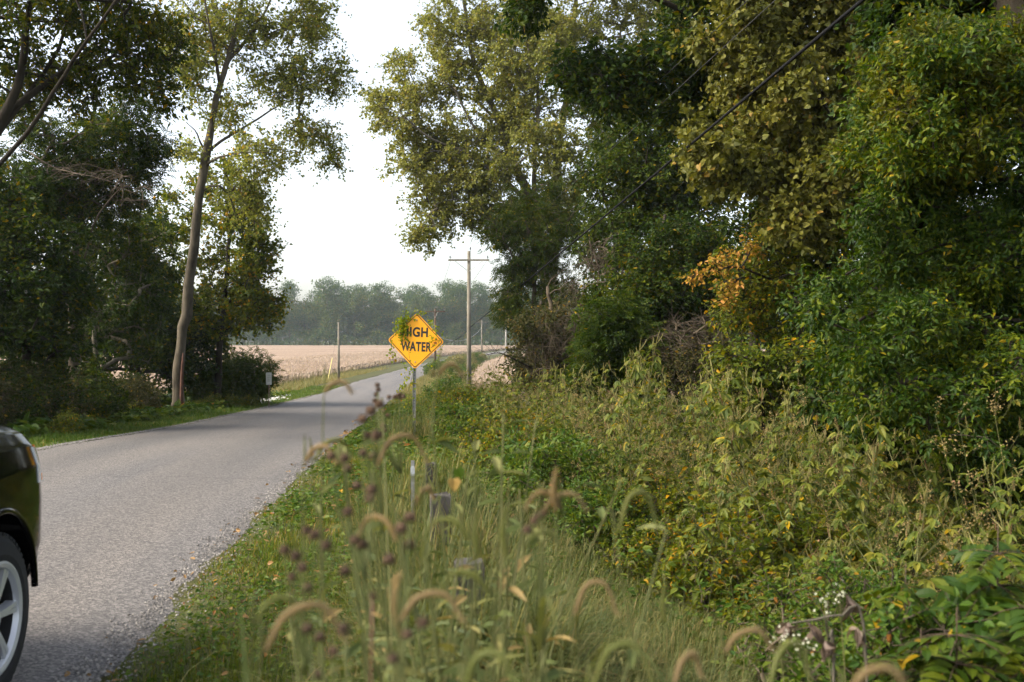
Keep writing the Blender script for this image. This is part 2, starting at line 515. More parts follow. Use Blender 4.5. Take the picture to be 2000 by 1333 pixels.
    bp = nt.nodes.new('ShaderNodeBump'); bp.inputs['Strength'].default_value = .6; bp.inputs['Distance'].default_value = .006
    nt.links.new(vo.outputs['Distance'], bp.inputs['Height']); nt.links.new(bp.outputs[0], b.inputs['Normal'])
    b.inputs['Roughness'].default_value = .8; b.inputs['Specular IOR Level'].default_value = .3
    return m

M_SOIL = ground_material()
Og = np.unique(np.concatenate([-np.geomspace(12, 640, 26), np.linspace(-12, -ROADW - .01, 22), [-ROADW, -ROADW / 2, 0], np.linspace(.01, 14, 44), np.geomspace(14.5, 640, 26)]))
Yg = np.unique(np.concatenate([[-100, -60, -40, -25, -15], np.linspace(-10, 40, 101), np.geomspace(40.5, 760, 90)]))
g = tag(grid_mesh('ground', Og, Yg, ground_o, M_SOIL), kind='structure')
Or = np.linspace(-ROADW - .02, .02, 14)
rng = np.random.default_rng(5)
Yr = np.unique(np.concatenate([np.linspace(-40, 40, 400), np.geomspace(40, 420, 110)]))
def road_z(o, y):
    t = (o + ROADW / 2) / (ROADW / 2)
    return prof(y) + .035 * (1 - t * t)
rd = grid_mesh('road', Or, Yr, road_z, road_material(), uv=True)
# frayed edges
co = np.zeros(len(rd.data.vertices) * 3, np.float32); rd.data.vertices.foreach_get('co', co); co = co.reshape(-1, 3)
for side in (0, len(Or) - 1):
    idx = np.arange(len(Yr)) * len(Or) + side
    y = co[idx, 1]
    co[idx, 0] += (.07 * np.sin(y * 2.3 + side) + .05 * np.sin(y * 5.9 + 2) + .04 * rng.standard_normal(len(y)))
    co[idx, 2] -= .034
rd.data.vertices.foreach_set('co', co.ravel()); rd.data.update()
tag(rd, kind='structure')

# ripe crop fields either side: a bumpy canopy sheet plus loose stalks that fray its near edge
def field_material():
    m, nt, b, o = newmat('ripe_crop')
    tc = nt.nodes.new('ShaderNodeTexCoord')
    def nz(s, sc3):
        mp = nt.nodes.new('ShaderNodeMapping'); mp.inputs['Scale'].default_value = sc3
        n = nt.nodes.new('ShaderNodeTexNoise'); n.inputs['Scale'].default_value = s; n.inputs['Detail'].default_value = 6
        nt.links.new(tc.outputs['Object'], mp.inputs[0]); nt.links.new(mp.outputs[0], n.inputs['Vector']); return n
    a, c = nz(1.0, (.02, .06, 1)), nz(2.2, (1, 1, 1))
    r1 = nt.nodes.new('ShaderNodeValToRGB'); r1.color_ramp.elements[0].position = .35; r1.color_ramp.elements[1].position = .65
    r1.color_ramp.elements[0].color = (.225, .172, .137, 1); r1.color_ramp.elements[1].color = (.28, .222, .178, 1)
    r2 = nt.nodes.new('ShaderNodeValToRGB'); r2.color_ramp.elements[0].position = .3; r2.color_ramp.elements[1].position = .7
    r2.color_ramp.elements[0].color = (.7, .66, .6, 1); r2.color_ramp.elements[1].color = (1.15, 1.12, 1.1, 1)
    mx = nt.nodes.new('ShaderNodeMixRGB'); mx.blend_type = 'MULTIPLY'; mx.inputs[0].default_value = 1
    nt.links.new(a.outputs[0], r1.inputs[0]); nt.links.new(c.outputs[0], r2.inputs[0])
    nt.links.new(r1.outputs[0], mx.inputs[1]); nt.links.new(r2.outputs[0], mx.inputs[2]); nt.links.new(mx.outputs[0], b.inputs['Base Color'])
    b.inputs['Roughness'].default_value = 1; b.inputs['Specular IOR Level'].default_value = 0
    return m
M_FIELD = field_material()
frng = np.random.default_rng(11)
def field(name, O, Y):
    oo, yy = np.meshgrid(O, Y)
    J = frng.uniform(-.07, .07, oo.shape)
    J[0, :] -= 1.1; J[-1, :] -= 1.1; J[:, 0] -= 1.1; J[:, -1] -= 1.1
    return tag(grid_mesh(name, O, Y, lambda o, y: ground_o(o, y) * 0 + prof(y) - .45 + .72 + J, M_FIELD, smooth=False), kind='structure')
Yf = np.unique(np.concatenate([np.linspace(62, 120, 110), np.geomspace(120, 422, 130)]))
field('field_left', np.unique(np.concatenate([np.linspace(-30, -ROADW - 7, 60), -np.geomspace(30, 330, 90)])), Yf)
Yf2 = np.unique(np.concatenate([np.linspace(77, 140, 120), np.geomspace(140, 300, 80)]))
field('field_right', np.unique(np.concatenate([np.linspace(4.6, 40, 84), np.geomspace(40, 330, 80)])), Yf2)
M_STALK = leafmat('dry_stalks', [(0, (.23, .17, .13)), (.6, (.33, .26, .2)), (.95, (.29, .225, .17)), (1, (.27, .23, .14))], transl=.2, nscale=.05, sat=1)
mb = MB()
for (o0, o1, y0, y1, n) in ((-34, -ROADW - 6.5, 60, 330, 90000), (4.6, 30, 76, 220, 46000)):
    y = y0 + (y1 - y0) * frng.random(n) ** 1.6; o = frng.uniform(o0, o1, n)
    B = np.stack([road_x(y) + o, y, prof(y) - .45 + frng.uniform(.1, .5, n)], -1)
    blades(mb, B, frng.uniform(.3, .65, n), frng.uniform(.06, .16, n), frng.uniform(0, .7, n), frng.uniform(0, 6.28, n), segs=2)
tag(mb.build('crop_stalks', M_STALK), 'ripe tan crop stalks fringing the harvest fields beyond the verge', 'crop', kind='stuff')
# ------------------------------------------------------------------ trees
def blob_points(blobs, rng):
    A, CR = [], []
    for bl in blobs:
        px, py, d, rx, ry, rz, n = bl[:7]
        cr = bl[7] if len(bl) > 7 else 1.0
        c = P(px, py, d); s = d / FOC
        u = unit(rng.standard_normal((n, 3))) * (rng.random((n, 1)) ** .42)
        A.append(c + u * np.array([rx * s, rz, ry * s])); CR.append(np.full(n, cr))
    return np.concatenate(A), np.concatenate(CR)

def prisms(mb, S, E, r):
    """thin three sided twigs"""
    n = len(S); D = unit(E - S)
    ref = np.where(np.abs(D[:, 2:3]) > .8, np.array([[1.0, 0, 0]]), np.array([[0, 0, 1.0]]))
    u = unit(np.cross(D, ref)); v = np.cross(D, u)
    V = np.zeros((n, 6, 3))
    for k in range(3):
        a = k * 2.094
        w_ = (math.cos(a) * u + math.sin(a) * v)
        V[:, k] = S + w_ * r; V[:, 3 + k] = E + w_ * r * .4
    F = np.array([[0, 1, 4, 3], [1, 2, 5, 4], [2, 0, 3, 5]])
    mb.add(V.reshape(-1, 3), (F[None] + (np.arange(n) * 6)[:, None, None]).reshape(-1, 4))

def skeleton(trunks, A, rng, rt, mb, lift=.15, seg=.6):
    pos, par, trad = [], [], []
    for pts, r0, r1 in trunks:
        L = np.linalg.norm(np.diff(pts, axis=0), axis=1).sum()
        n = max(6, int(L / .45))
        Q = smooth_line(pts, n)
        wob = rng.standard_normal((n, 3)) * .02
        Q = Q + wob * np.array([1, 1, 0])
        t = np.linspace(0, 1, n)
        r = r0 + (r1 - r0) * t ** .8
        if pts[0][2] < CAMZ:
            r = r * (1 + .35 * np.exp(-t * L / .5))
        r = r * (1 + .05 * np.convolve(rng.standard_normal(n + 2), [.5, 1, .5], 'valid'))
        tube(mb, Q, r, 14 if r0 > .12 else 7)
        b = len(pos)
        for i in range(n):
            pos.append(Q[i]); par.append(-1); trad.append(r[i])
    nt_ = len(pos)
    T = np.array(pos)
    order = np.argsort([np.min(np.linalg.norm(T - a, axis=1)) for a in A])
    N = np.zeros((len(A) * 14 + nt_, 3)); N[:nt_] = T
    n = nt_; par = par + [0] * (len(N) - nt_); chains = []
    ends = np.zeros(len(A), int)
    for ai in order:
        p = A[ai]
        dv = N[:n] - p
        dist = np.linalg.norm(dv, axis=1) + .7 * np.maximum(0, dv[:, 2] + .1)
        s = int(np.argmin(dist)); L = np.linalg.norm(N[s] - p)
        k = int(np.clip(L / seg, 2, 12))
        mid = (N[s] + p) / 2 + np.array([0, 0, lift * L]) + rng.standard_normal(3) * .09 * L
        Q = bez(N[s], mid, p, k + 1)[1:]
        Q[:-1] += rng.standard_normal((k - 1, 3)) * .035 * L / k ** .5
        ids = list(range(n, n + k))
        N[n:n + k] = Q
        for i, q in enumerate(ids): par[q] = s if i == 0 else q - 1
        n += k; chains.append((s, ids)); ends[ai] = ids[-1]
    cnt = np.zeros(n)
    for s, ids in chains: cnt[ids[-1]] += 1
    for i in range(n - 1, nt_ - 1, -1):
        if par[i] >= nt_: cnt[par[i]] += cnt[i]
    rad = rt * np.maximum(cnt, 1) ** .48
    for s, ids in chains:
        r = rad[ids].copy()
        r0 = min(r[0] * 1.15, trad[s] * .7 if s < nt_ else rad[s])
        r = np.minimum(r, r0)
        tube(mb, np.vstack([N[s], N[ids]]), np.concatenate([[r0], r]), 6 if r0 > .03 else 4, cap=False)
    D = np.array([unit(N[e] - N[par[e]]) for e in ends])
    return D

def make_tree(name, label, cat, trunks, blobs, leaf, bark, seed, twigs=(6, 1.0, 7), rt=.012, group=None, droop=.3, tubes=True,
              bare=None, lift=.15, flat=1.0, upn=.8, twig_r=.006, crown_name='crown', dens=1.4, nmul=1.0):
    """trunk with limbs and twigs (one mesh) and a crown of single leaves (one mesh)"""
    rng = np.random.default_rng(seed)
    base = np.array(trunks[0][0][0], float)
    root = tag(empty(name, base), label, cat, group)
    if nmul != 1: blobs = [tuple(b[:6]) + (max(2, int(round(b[6] * nmul))),) + tuple(b[7:]) for b in blobs]
    A, CR = blob_points(blobs, rng)
    gz = ground(A[:, 0], A[:, 1]); A[:, 2] = np.maximum(A[:, 2], gz + .25)
    tb, lb = MB(), MB()
    allA = A
    if bare:
        B, BR = blob_points(bare, rng); allA = np.concatenate([A, B])
    D = skeleton(trunks, allA, rng, rt, tb, lift)
    k, tl, ln = twigs
    k = int(round(k * dens))
    S = np.repeat(allA, k, 0)
    crr = np.repeat(np.concatenate([CR, BR]) if bare else CR, k) * tl
    dr = unit(rng.standard_normal((len(S), 3)) * np.array([1, 1, .8 * flat]) + .45 * np.repeat(D, k, 0) - np.array([0, 0, droop * .5]))
    E = S + dr * (crr * rng.uniform(.45, 1.1, len(S)))[:, None]
    if tubes: prisms(tb, S, E, twig_r)
    m = len(A) * k
    S, E, dr = S[:m], E[:m], dr[:m]
    t = rng.uniform(.15, 1.05, (m, ln))
    C = (S[:, None] + (E - S)[:, None] * t[..., None]).reshape(-1, 3)
    sz = leaf[1]
    C += rng.standard_normal(C.shape) * sz * .45
    C[:, 2] = np.maximum(C[:, 2], ground(C[:, 0], C[:, 1]) + .03)
    a = unit(rng.standard_normal(C.shape) * np.array([1, 1, .5]) + .5 * np.repeat(dr, ln, 0) - np.array([0, 0, droop]))
    nn = unit(rng.standard_normal(C.shape) * .7 + np.array([0, 0, upn]))
    scatter(lb, leaf[0], C - base, a, nn, sz * rng.uniform(.6, 1.25, len(C)))
    tb.V = [v - base for v in tb.V]
    tb.build('trunk', bark, root, smooth=True)
    lb.build(crown_name, leaf[2], root)
    return root

BARK_GREY = barkmat('bark_grey_brown', (.038, .03, .02), (.115, .09, .062))
BARK_PALE = barkmat('bark_pale', (.06, .052, .038), (.16, .14, .105))
BARK_DARK = barkmat('bark_dark', (.012, .0095, .006), (.034, .027, .018))
BARK_TAN = barkmat('bark_tan', (.035, .029, .02), (.125, .105, .075))
GRN = lambda *c: c
L_COTTON = leafmat('cottonwood_leaves', [(0, (.085, .115, .026)), (.45, (.17, .19, .042)), (.97, (.25, .245, .06)), (1, (.40, .26, .05))], nscale=.25, namt=.5, transl=.5, acc=.035, sat=1.1)
L_COTTON2 = leafmat('cottonwood_leaves_sunlit', [(0, (.085, .10, .024)), (.5, (.16, .172, .042)), (.97, (.24, .235, .07)), (1, (.28, .22, .05))], nscale=.25, namt=.45, sat=1.1, transl=.42)
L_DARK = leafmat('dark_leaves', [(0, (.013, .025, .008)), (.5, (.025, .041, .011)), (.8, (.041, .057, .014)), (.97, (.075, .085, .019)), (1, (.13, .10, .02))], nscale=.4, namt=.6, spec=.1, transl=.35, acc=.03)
L_MID = leafmat('mid_green_leaves', [(0, (.018, .034, .009)), (.5, (.036, .053, .013)), (.93, (.062, .075, .018)), (1, (.18, .14, .03))], nscale=.4, namt=.5, spec=.12, acc=.02)
L_MIDW = leafmat('warm_green_leaves', [(0, (.02, .035, .009)), (.5, (.043, .056, .013)), (.9, (.08, .08, .018)), (1, (.24, .16, .03))], nscale=.6, namt=.6, spec=.12, acc=.03)
L_OLIVE = leafmat('pale_olive_heart_leaves', [(0, (.045, .05, .013)), (.5, (.092, .094, .024)), (.95, (.15, .142, .04)), (1, (.22, .15, .05))], nscale=.8, namt=.5, transl=.3, acc=.025, sat=1.2)
L_BOX = leafmat('bright_green_leaves', [(0, (.013, .028, .006)), (.5, (.028, .05, .010)), (.8, (.055, .076, .014)), (.97, (.10, .115, .022)), (1, (.22, .17, .03))], nscale=.7, namt=.75, acc=.012)
L_YEL = leafmat('yellowing_leaves', [(0, (.04, .062, .013)), (.5, (.085, .105, .02)), (.95, (.15, .145, .026)), (1, (.30, .18, .03))], nscale=.6, namt=.55, acc=.05, transl=.42, sat=1.2)
L_ORANGE = leafmat('dried_orange_leaves', [(0, (.13, .12, .03)), (.4, (.27, .19, .06)), (.95, (.36, .2, .09)), (1, (.1, .11, .02))], nscale=2.5, namt=.6, acc=.12)
L_BRUSH = leafmat('greyish_brush_leaves', [(0, (.022, .03, .012)), (.6, (.048, .05, .022)), (.95, (.08, .07, .035)), (1, (.2, .14, .05))], nscale=.8, namt=.6, spec=.1)
L_FAR = leafmat('distant_leaves', [(0, (.025, .05, .017)), (.5, (.055, .085, .027)), (.95, (.11, .115, .035)), (1, (.16, .12, .04))], nscale=.06, namt=1.1, transl=.15)

# ---- left of the road
d = 37
cot = make_tree('cottonwood_tree', 'tall cottonwood with a bare leaning trunk and hollow reddish base beside the road', 'tree',
    [([G(346, d), P(350, 700, d), P(366, 590, d), P(385, 430, d - .3), P(405, 300, d - .5), P(424, 190, d - .6), P(446, 120, d - .6), P(462, 60, d - .3), P(480, -40, d), P(490, -160, d)], .235, .05),
     ([P(405, 300, d - .5), P(440, 272, d), P(480, 248, d + 1), P(545, 208, d + 1.4), P(610, 185, d + 1.5)], .065, .02),
     ([P(399, 325, d - .5), P(430, 308, d - 1), P(480, 298, d - 1.5), P(530, 300, d - 2)], .055, .015),
     ([P(430, 170, d - .6), P(420, 100, d - 1.5), P(405, 20, d - 2), P(390, -90, d - 2)], .075, .025),
     ([P(446, 120, d - .6), P(490, 70, d + .5), P(530, 0, d + 1.5), P(560, -90, d + 2)], .075, .025),
     ([P(398, 290, d - .5), P(388, 268, d - .9), P(378, 252, d - 1.4), P(364, 240, d - 2)], .045, .012)],
    [(470, 40, d, 110, 80, 2.2, 46), (585, 60, d + 1, 70, 75, 1.8, 26), (560, 165, d + 1, 85, 45, 1.6, 30), (655, 150, d + 1.5, 42, 42, 1, 14), (625, 45, d + 1.5, 28, 50, 1, 9),
     (605, 260, d + 1, 50, 42, 1.3, 15), (648, 300, d + 1.5, 18, 42, .7, 7), (515, 300, d - 1, 65, 45, 1.5, 20), (450, 215, d, 42, 42, 1.5, 12), (372, 150, d - 1.5, 46, 45, 1.5, 14),
     (345, 75, d - 2, 52, 62, 1.8, 20), (470, 385, d, 42, 42, 1.5, 12), (360, -80, d - 2, 170, 75, 2.5, 30), (530, -90, d, 150, 75, 2.5, 30), (470, -210, d, 150, 80, 2.5, 24), (500, 400, d, 28, 55, 1, 10), (415, 70, d, 60, 70, 2, 14), (375, 285, d - 1, 40, 18, 1, 5)],
    (T_HEART, .092, L_COTTON), BARK_TAN, 1, twigs=(8, .8, 8), rt=.008, droop=.5, upn=.3, nmul=1.55)
# hollow at the foot of the trunk, reddish bare wood
mbh = MB()
b0 = np.array(cot.location)
hp = np.array([P(355, 806, 36.80), P(354.5, 770, 36.82), P(355, 740, 36.84), P(356, 715, 36.85), P(357.5, 690, 36.87)]) - b0
tube(mbh, hp, [.075, .07, .06, .05, .02], 8)
mbh.build('exposed_wood', plain('reddish_heartwood', (.085, .036, .022), .9, noise=.4, scale=5, bump=.6), cot, smooth=True)

d = 42
make_tree('yellowing_tree', 'yellow green tree with orange tinged leaves just behind the leaning trunk', 'tree',
    [([G(425, d), P(428, 690, d), P(438, 600, d), P(446, 500, d), P(450, 400, d), P(440, 330, d)], .16, .05),
     ([P(432, 640, d), P(400, 600, d + 1), P(370, 560, d + 2)], .07, .02), ([P(438, 600, d), P(480, 560, d), P(520, 540, d)], .06, .02)],
    [(470, 430, d, 50, 55, 2, 30), (485, 545, d, 48, 60, 2, 34), (440, 600, d, 70, 55, 2.2, 34), (500, 480, d, 35, 55, 1.5, 18), (430, 355, d, 50, 45, 2, 18), (505, 610, d, 34, 38, 1.4, 13), (522, 590, d, 26, 22, 1, 8), (512, 500, d, 20, 30, 1, 7),
     (395, 640, d + 1, 60, 50, 2, 20), (350, 560, d + 2, 60, 70, 2, 24), (400, 480, d + 1, 55, 70, 2, 26), (330, 430, d + 2, 50, 60, 2, 18)],
    (T_HEART, .12, L_YEL), BARK_DARK, 2, twigs=(8, .8, 9), droop=.4, upn=.4)
d = 19
make_tree('spreading_tree', 'big tree at the left edge with arching grey limbs under a dense crown', 'tree',
    [([G(-130, d), P(-110, 600, d), P(-80, 420, d), P(-30, 300, d), P(28, 190, d), P(52, 80, d), P(80, -60, d)], .20, .045),
     ([P(-70, 400, d), P(30, 290, d - .5), P(100, 190, d - 1), P(150, 110, d - 1.4), P(215, 20, d - 1.8), P(260, -60, d - 2)], .05, .02),
     ([P(-30, 300, d), P(60, 175, d + .5), P(110, 110, d + .8), P(150, 0, d + 1)], .065, .025),
     ([P(-30, 250, d), P(90, 165, d + .5), P(170, 108, d + 1), P(230, 100, d + 1.4), P(285, 115, d + 1.8)], .08, .015)],
    [(60, 30, d, 140, 80, 2.2, 60), (200, 30, d, 120, 60, 2, 50), (262, 115, d + .5, 60, 60, 1.4, 30), (150, 160, d + 1.4, 100, 45, 1.5, 34), (40, 140, d + 1, 80, 70, 1.5, 30),
     (100, -120, d, 240, 90, 3, 60), (318, 180, d + .5, 16, 36, .5, 8), (290, 50, d + .5, 50, 60, 1.4, 22), (-120, 60, d, 120, 120, 2.5, 40), (-60, 260, d + 1, 60, 60, 1.5, 14)],
    (T_OVATE, .10, L_MIDW), BARK_DARK, 3, twigs=(7, .5, 8), rt=.009, droop=.5, dens=1.15)
d = 28
make_tree('locust_tree', 'feathery dark locust tree behind the arching limbs with dead twigs low in its crown', 'tree',
    [([G(150, d), P(140, 640, d), P(146, 520, d), P(160, 400, d), P(172, 300, d), P(190, 200, d)], .14, .04),
     ([P(150, 560, d), P(190, 430, d - 1), P(240, 360, d - 1.5)], .035, .012),
     ([P(60, 300, d - 2), P(110, 330, d - 2.5), P(180, 345, d - 3), P(260, 370, d - 3)], .018, .006)],
    [(180, 265, d, 110, 50, 2, 46), (255, 320, d, 52, 34, 1.5, 20), (115, 335, d, 110, 55, 2, 40), (60, 390, d, 90, 70, 2, 40), (255, 225, d, 45, 40, 1.2, 14), (205, 400, d + 1, 80, 45, 2, 30),
     (60, 230, d, 70, 40, 2, 20), (290, 270, d, 28, 36, 1, 8), (180, 350, d + 1, 120, 60, 2, 30)],
    (T_PINN, .30, L_DARK), BARK_GREY, 4, twigs=(6, .6, 4), dens=1.0, droop=.25, flat=.5, upn=1.2,
    bare=[(190, 340, d - 3, 60, 22, .8, 12), (250, 375, d - 3, 50, 24, .8, 12), (110, 320, d - 2.6, 40, 20, .6, 6)])
d = 24
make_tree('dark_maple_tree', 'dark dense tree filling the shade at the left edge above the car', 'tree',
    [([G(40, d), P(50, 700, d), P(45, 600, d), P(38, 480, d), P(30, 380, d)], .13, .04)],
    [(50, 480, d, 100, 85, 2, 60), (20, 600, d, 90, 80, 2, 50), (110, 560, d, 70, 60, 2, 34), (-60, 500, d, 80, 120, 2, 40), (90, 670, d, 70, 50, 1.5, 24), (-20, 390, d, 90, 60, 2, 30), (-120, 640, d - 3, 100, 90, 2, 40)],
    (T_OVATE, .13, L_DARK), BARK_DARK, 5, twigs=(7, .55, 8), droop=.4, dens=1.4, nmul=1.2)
d = 32
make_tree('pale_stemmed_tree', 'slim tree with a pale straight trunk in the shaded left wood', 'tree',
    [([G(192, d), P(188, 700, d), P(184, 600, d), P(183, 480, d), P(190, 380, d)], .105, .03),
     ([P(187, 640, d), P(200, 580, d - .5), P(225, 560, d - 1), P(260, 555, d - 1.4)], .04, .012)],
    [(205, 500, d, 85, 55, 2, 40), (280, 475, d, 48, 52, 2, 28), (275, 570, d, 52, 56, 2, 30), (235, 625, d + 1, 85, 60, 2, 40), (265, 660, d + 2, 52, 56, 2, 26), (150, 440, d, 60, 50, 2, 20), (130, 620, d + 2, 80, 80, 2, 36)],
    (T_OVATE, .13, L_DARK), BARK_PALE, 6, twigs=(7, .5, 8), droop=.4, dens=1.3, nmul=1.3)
d = 29
make_tree('crooked_tree', 'slim crooked pale trunk leaning through the shaded left wood', 'tree',
    [([G(165, d), P(158, 740, d), P(148, 680, d), P(138, 610, d), P(142, 540, d), P(150, 450, d)], .095, .03),
     ([P(140, 640, d), P(132, 600, d), P(118, 560, d - .4)], .04, .012)],
    [(130, 690, d, 80, 40, 1.6, 26), (170, 560, d, 60, 60, 1.6, 22), (90, 620, d, 60, 60, 1.6, 22), (150, 450, d, 50, 50, 1.6, 14)],
    (T_OVATE, .12, L_DARK), BARK_PALE, 7, twigs=(7, .5, 7), droop=.4, dens=1.0)
d = 40
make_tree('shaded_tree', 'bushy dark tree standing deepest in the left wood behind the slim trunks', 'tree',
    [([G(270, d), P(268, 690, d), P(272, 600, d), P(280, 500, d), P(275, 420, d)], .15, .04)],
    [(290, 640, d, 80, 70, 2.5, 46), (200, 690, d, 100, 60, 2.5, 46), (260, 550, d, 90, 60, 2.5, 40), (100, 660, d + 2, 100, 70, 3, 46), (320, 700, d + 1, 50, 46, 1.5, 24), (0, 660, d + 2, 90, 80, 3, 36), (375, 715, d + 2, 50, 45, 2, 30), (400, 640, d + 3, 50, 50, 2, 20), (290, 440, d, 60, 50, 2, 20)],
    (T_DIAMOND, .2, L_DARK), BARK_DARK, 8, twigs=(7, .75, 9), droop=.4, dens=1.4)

# ---- right of the road
d = 46
make_tree('tall_cottonwood_tree', 'very tall sunlit cottonwood with several pale stems, reaching out over the utility pole', 'tree',
    [([G(1072, d), P(1072, 690, d), P(1068, 560, d), P(1046, 420, d), P(1010, 330, d), P(975, 240, d), P(935, 150, d), P(915, 70, d), P(900, -60, d)], .38, .06),
     ([P(1066, 600, d), P(1082, 480, d + 1), P(1088, 330, d + 1.4), P(1092, 280, d + 1.5), P(1108, 180, d + 1.6), P(1120, 60, d + 1.6), P(1130, -80, d + 1.6)], .30, .07),
     ([P(1040, 410, d), P(1046, 300, d - 1), P(1050, 190, d - 1.6), P(1030, 90, d - 2), P(1020, -80, d - 2)], .14, .04),
     ([P(1000, 310, d), P(940, 270, d - .5), P(890, 180, d - 1), P(870, 165, d - 1.2)], .09, .03),
     ([P(1040, 400, d), P(980, 350, d - 1), P(910, 300, d - 1.5), P(840, 270, d - 2), P(780, 220, d - 2.4)], .12, .03),
     ([P(975, 240, d), P(930, 200, d + 1), P(880, 175, d + 1.4), P(820, 150, d + 1.8)], .08, .02),
     ([P(1040, 420, d), P(960, 400, d - 1), P(890, 390, d - 2), P(850, 400, d - 2.4)], .09, .02)],
    [(960, 60, d, 85, 80, 2.6, 44), (1080, 60, d, 90, 80, 2.6, 44), (860, 55, d, 40, 60, 1.6, 16), (885, 130, d, 50, 40, 1.8, 16), (783, 140, d, 30, 45, 1, 9), (850, 175, d, 50, 40, 1.6, 15),
     (790, 230, d - 1, 65, 60, 1.8, 26), (745, 195, d - 1, 26, 40, 1, 7), (830, 305, d - 1, 80, 60, 2, 34), (900, 270, d - .5, 75, 60, 2, 26), (850, 385, d - 1.6, 52, 45, 1.6, 18), (828, 450, d - 2, 26, 36, 1, 9), (870, 420, d - 1.5, 26, 42, 1, 8),
     (960, 330, d - 1, 75, 70, 2, 30), (980, 190, d, 70, 70, 2, 26), (1050, 200, d - 1, 60, 80, 2, 24), (1130, 130, d + 1, 70, 100, 2, 34), (1240, 30, d + 1.5, 110, 70, 2.2, 44), (1180, 240, d + 1, 60, 70, 2, 22), (1000, 250, d, 60, 60, 2, 18),
     (940, 400, d - 1, 60, 45, 1.8, 18), (1000, 430, d, 70, 55, 2, 20), (1090, 400, d + 1, 70, 70, 2, 20), (1330, 20, d + 2, 80, 80, 2, 22), (1010, -110, d, 170, 100, 3, 50), (1200, -110, d, 150, 90, 3, 40), (880, -50, d, 60, 70, 2, 16), (910, 340, d - 1, 50, 50, 1.6, 14), (1065, 120, d - 2.5, 60, 70, 1, 18), (1070, 280, d - 2.5, 60, 80, 1, 22), (1120, 340, d - 2, 60, 70, 1, 20), (1050, 430, d - 2, 60, 50, 1, 16), (1000, 120, d - 2, 60, 60, 1, 14)],
    (T_HEART, .105, L_COTTON2), BARK_PALE, 21, twigs=(8, .78, 10), rt=.011, droop=.5, upn=.3, nmul=1.8)
d = 40
make_tree('willow_tree', 'wispy olive tree hanging beside the wooden utility pole top', 'tree',
    [([G(1046, d), P(1046, 690, d), P(1044, 560, d), P(1040, 480, d), P(1020, 420, d)], .17, .05),
     ([P(1044, 560, d), P(1000, 500, d - .5), P(980, 462, d - 1)], .06, .02)],
    [(990, 452, d, 42, 34, 1.5, 20), (1030, 525, d, 44, 46, 1.6, 26), (1008, 585, d, 32, 36, 1.4, 14), (1070, 480, d, 60, 50, 1.6, 22), (1040, 400, d, 60, 40, 1.6, 16), (1020, 620, d, 50, 30, 1.5, 16), (1130, 430, d, 60, 60, 1.6, 20), (1090, 570, d, 40, 50, 1.6, 10)],
    (T_PINN, .26, L_MID), BARK_GREY, 22, twigs=(7, .75, 5), droop=.7, flat=.7)
d = 35
make_tree('ash_tree', 'dark olive green tree with a full soft crown behind the overhanging branch', 'tree',
    [([G(1240, d), P(1236, 650, d), P(1230, 520, d), P(1240, 400, d), P(1250, 260, d)], .18, .05),
     ([P(1232, 560, d), P(1290, 450, d), P(1340, 380, d)], .08, .02), ([P(1232, 520, d), P(1190, 420, d), P(1170, 340, d)], .07, .02)],
    [(1250, 250, d, 90, 70, 2.4, 60), (1210, 340, d, 80, 65, 2.2, 50), (1310, 340, d, 90, 70, 2.4, 56), (1240, 430, d, 90, 60, 2.2, 46), (1350, 430, d, 80, 60, 2.2, 40), (1180, 480, d, 50, 50, 2, 22), (1310, 520, d, 80, 50, 2.2, 36), (1330, 220, d, 60, 50, 2, 20)],
    (T_OVATE, .15, L_MID), BARK_DARK, 23, twigs=(9, .8, 10), droop=.35)
d = 29
make_tree('hackberry_tree', 'near black dense low tree with a feathery bright edge under the cables', 'tree',
    [([G(1300, d), P(1292, 690, d), P(1285, 600, d), P(1290, 500, d), P(1300, 420, d)], .14, .04),
     ([P(1288, 640, d), P(1340, 560, d - .5), P(1400, 520, d - 1)], .06, .02), ([P(1240, 700, d), P(1235, 620, d), P(1220, 540, d)], .06, .02)],
    [(1300, 560, d, 90, 65, 2, 50), (1220, 590, d, 60, 60, 2, 34), (1380, 540, d, 70, 60, 2, 36), (1290, 660, d, 100, 50, 2, 50), (1400, 630, d, 80, 60, 2, 40), (1350, 470, d, 80, 50, 2, 34), (1260, 500, d, 60, 50, 2, 24), (1450, 560, d + 1, 80, 90, 2, 40)],
    (T_OVATE, .13, L_DARK), BARK_DARK, 24, twigs=(9, .7, 10), droop=.35)
d = 31
make_tree('vine_draped_tree', 'drab grey green low tree draped in dead vines beside the far field', 'tree',
    [([G(1085, d), P(1082, 700, d), P(1076, 620, d), P(1070, 560, d)], .16, .05), ([P(1084, 720, d), P(1050, 660, d), P(1020, 630, d)], .05, .02), ([G(1160, d), P(1155, 640, d), P(1170, 530, d), P(1150, 470, d)], .08, .02)],
    [(1060, 640, d, 62, 46, 1.6, 40), (1035, 705, d, 46, 40, 1.4, 30), (1110, 700, d, 80, 50, 1.8, 46), (1080, 740, d, 75, 30, 1.6, 34), (1150, 620, d, 60, 50, 1.6, 24), (1195, 700, d, 70, 60, 1.8, 40)],
    (T_OVATE, .12, L_BRUSH), BARK_GREY, 25, twigs=(8, .62, 8), droop=.5,
    bare=[(1120, 640, d - 1, 80, 70, 1, 40), (1190, 520, d, 60, 80, 1.4, 34), (1060, 680, d - 1.3, 50, 50, .6, 26), (1130, 540, d, 50, 60, 1.2, 20)])
d = 25
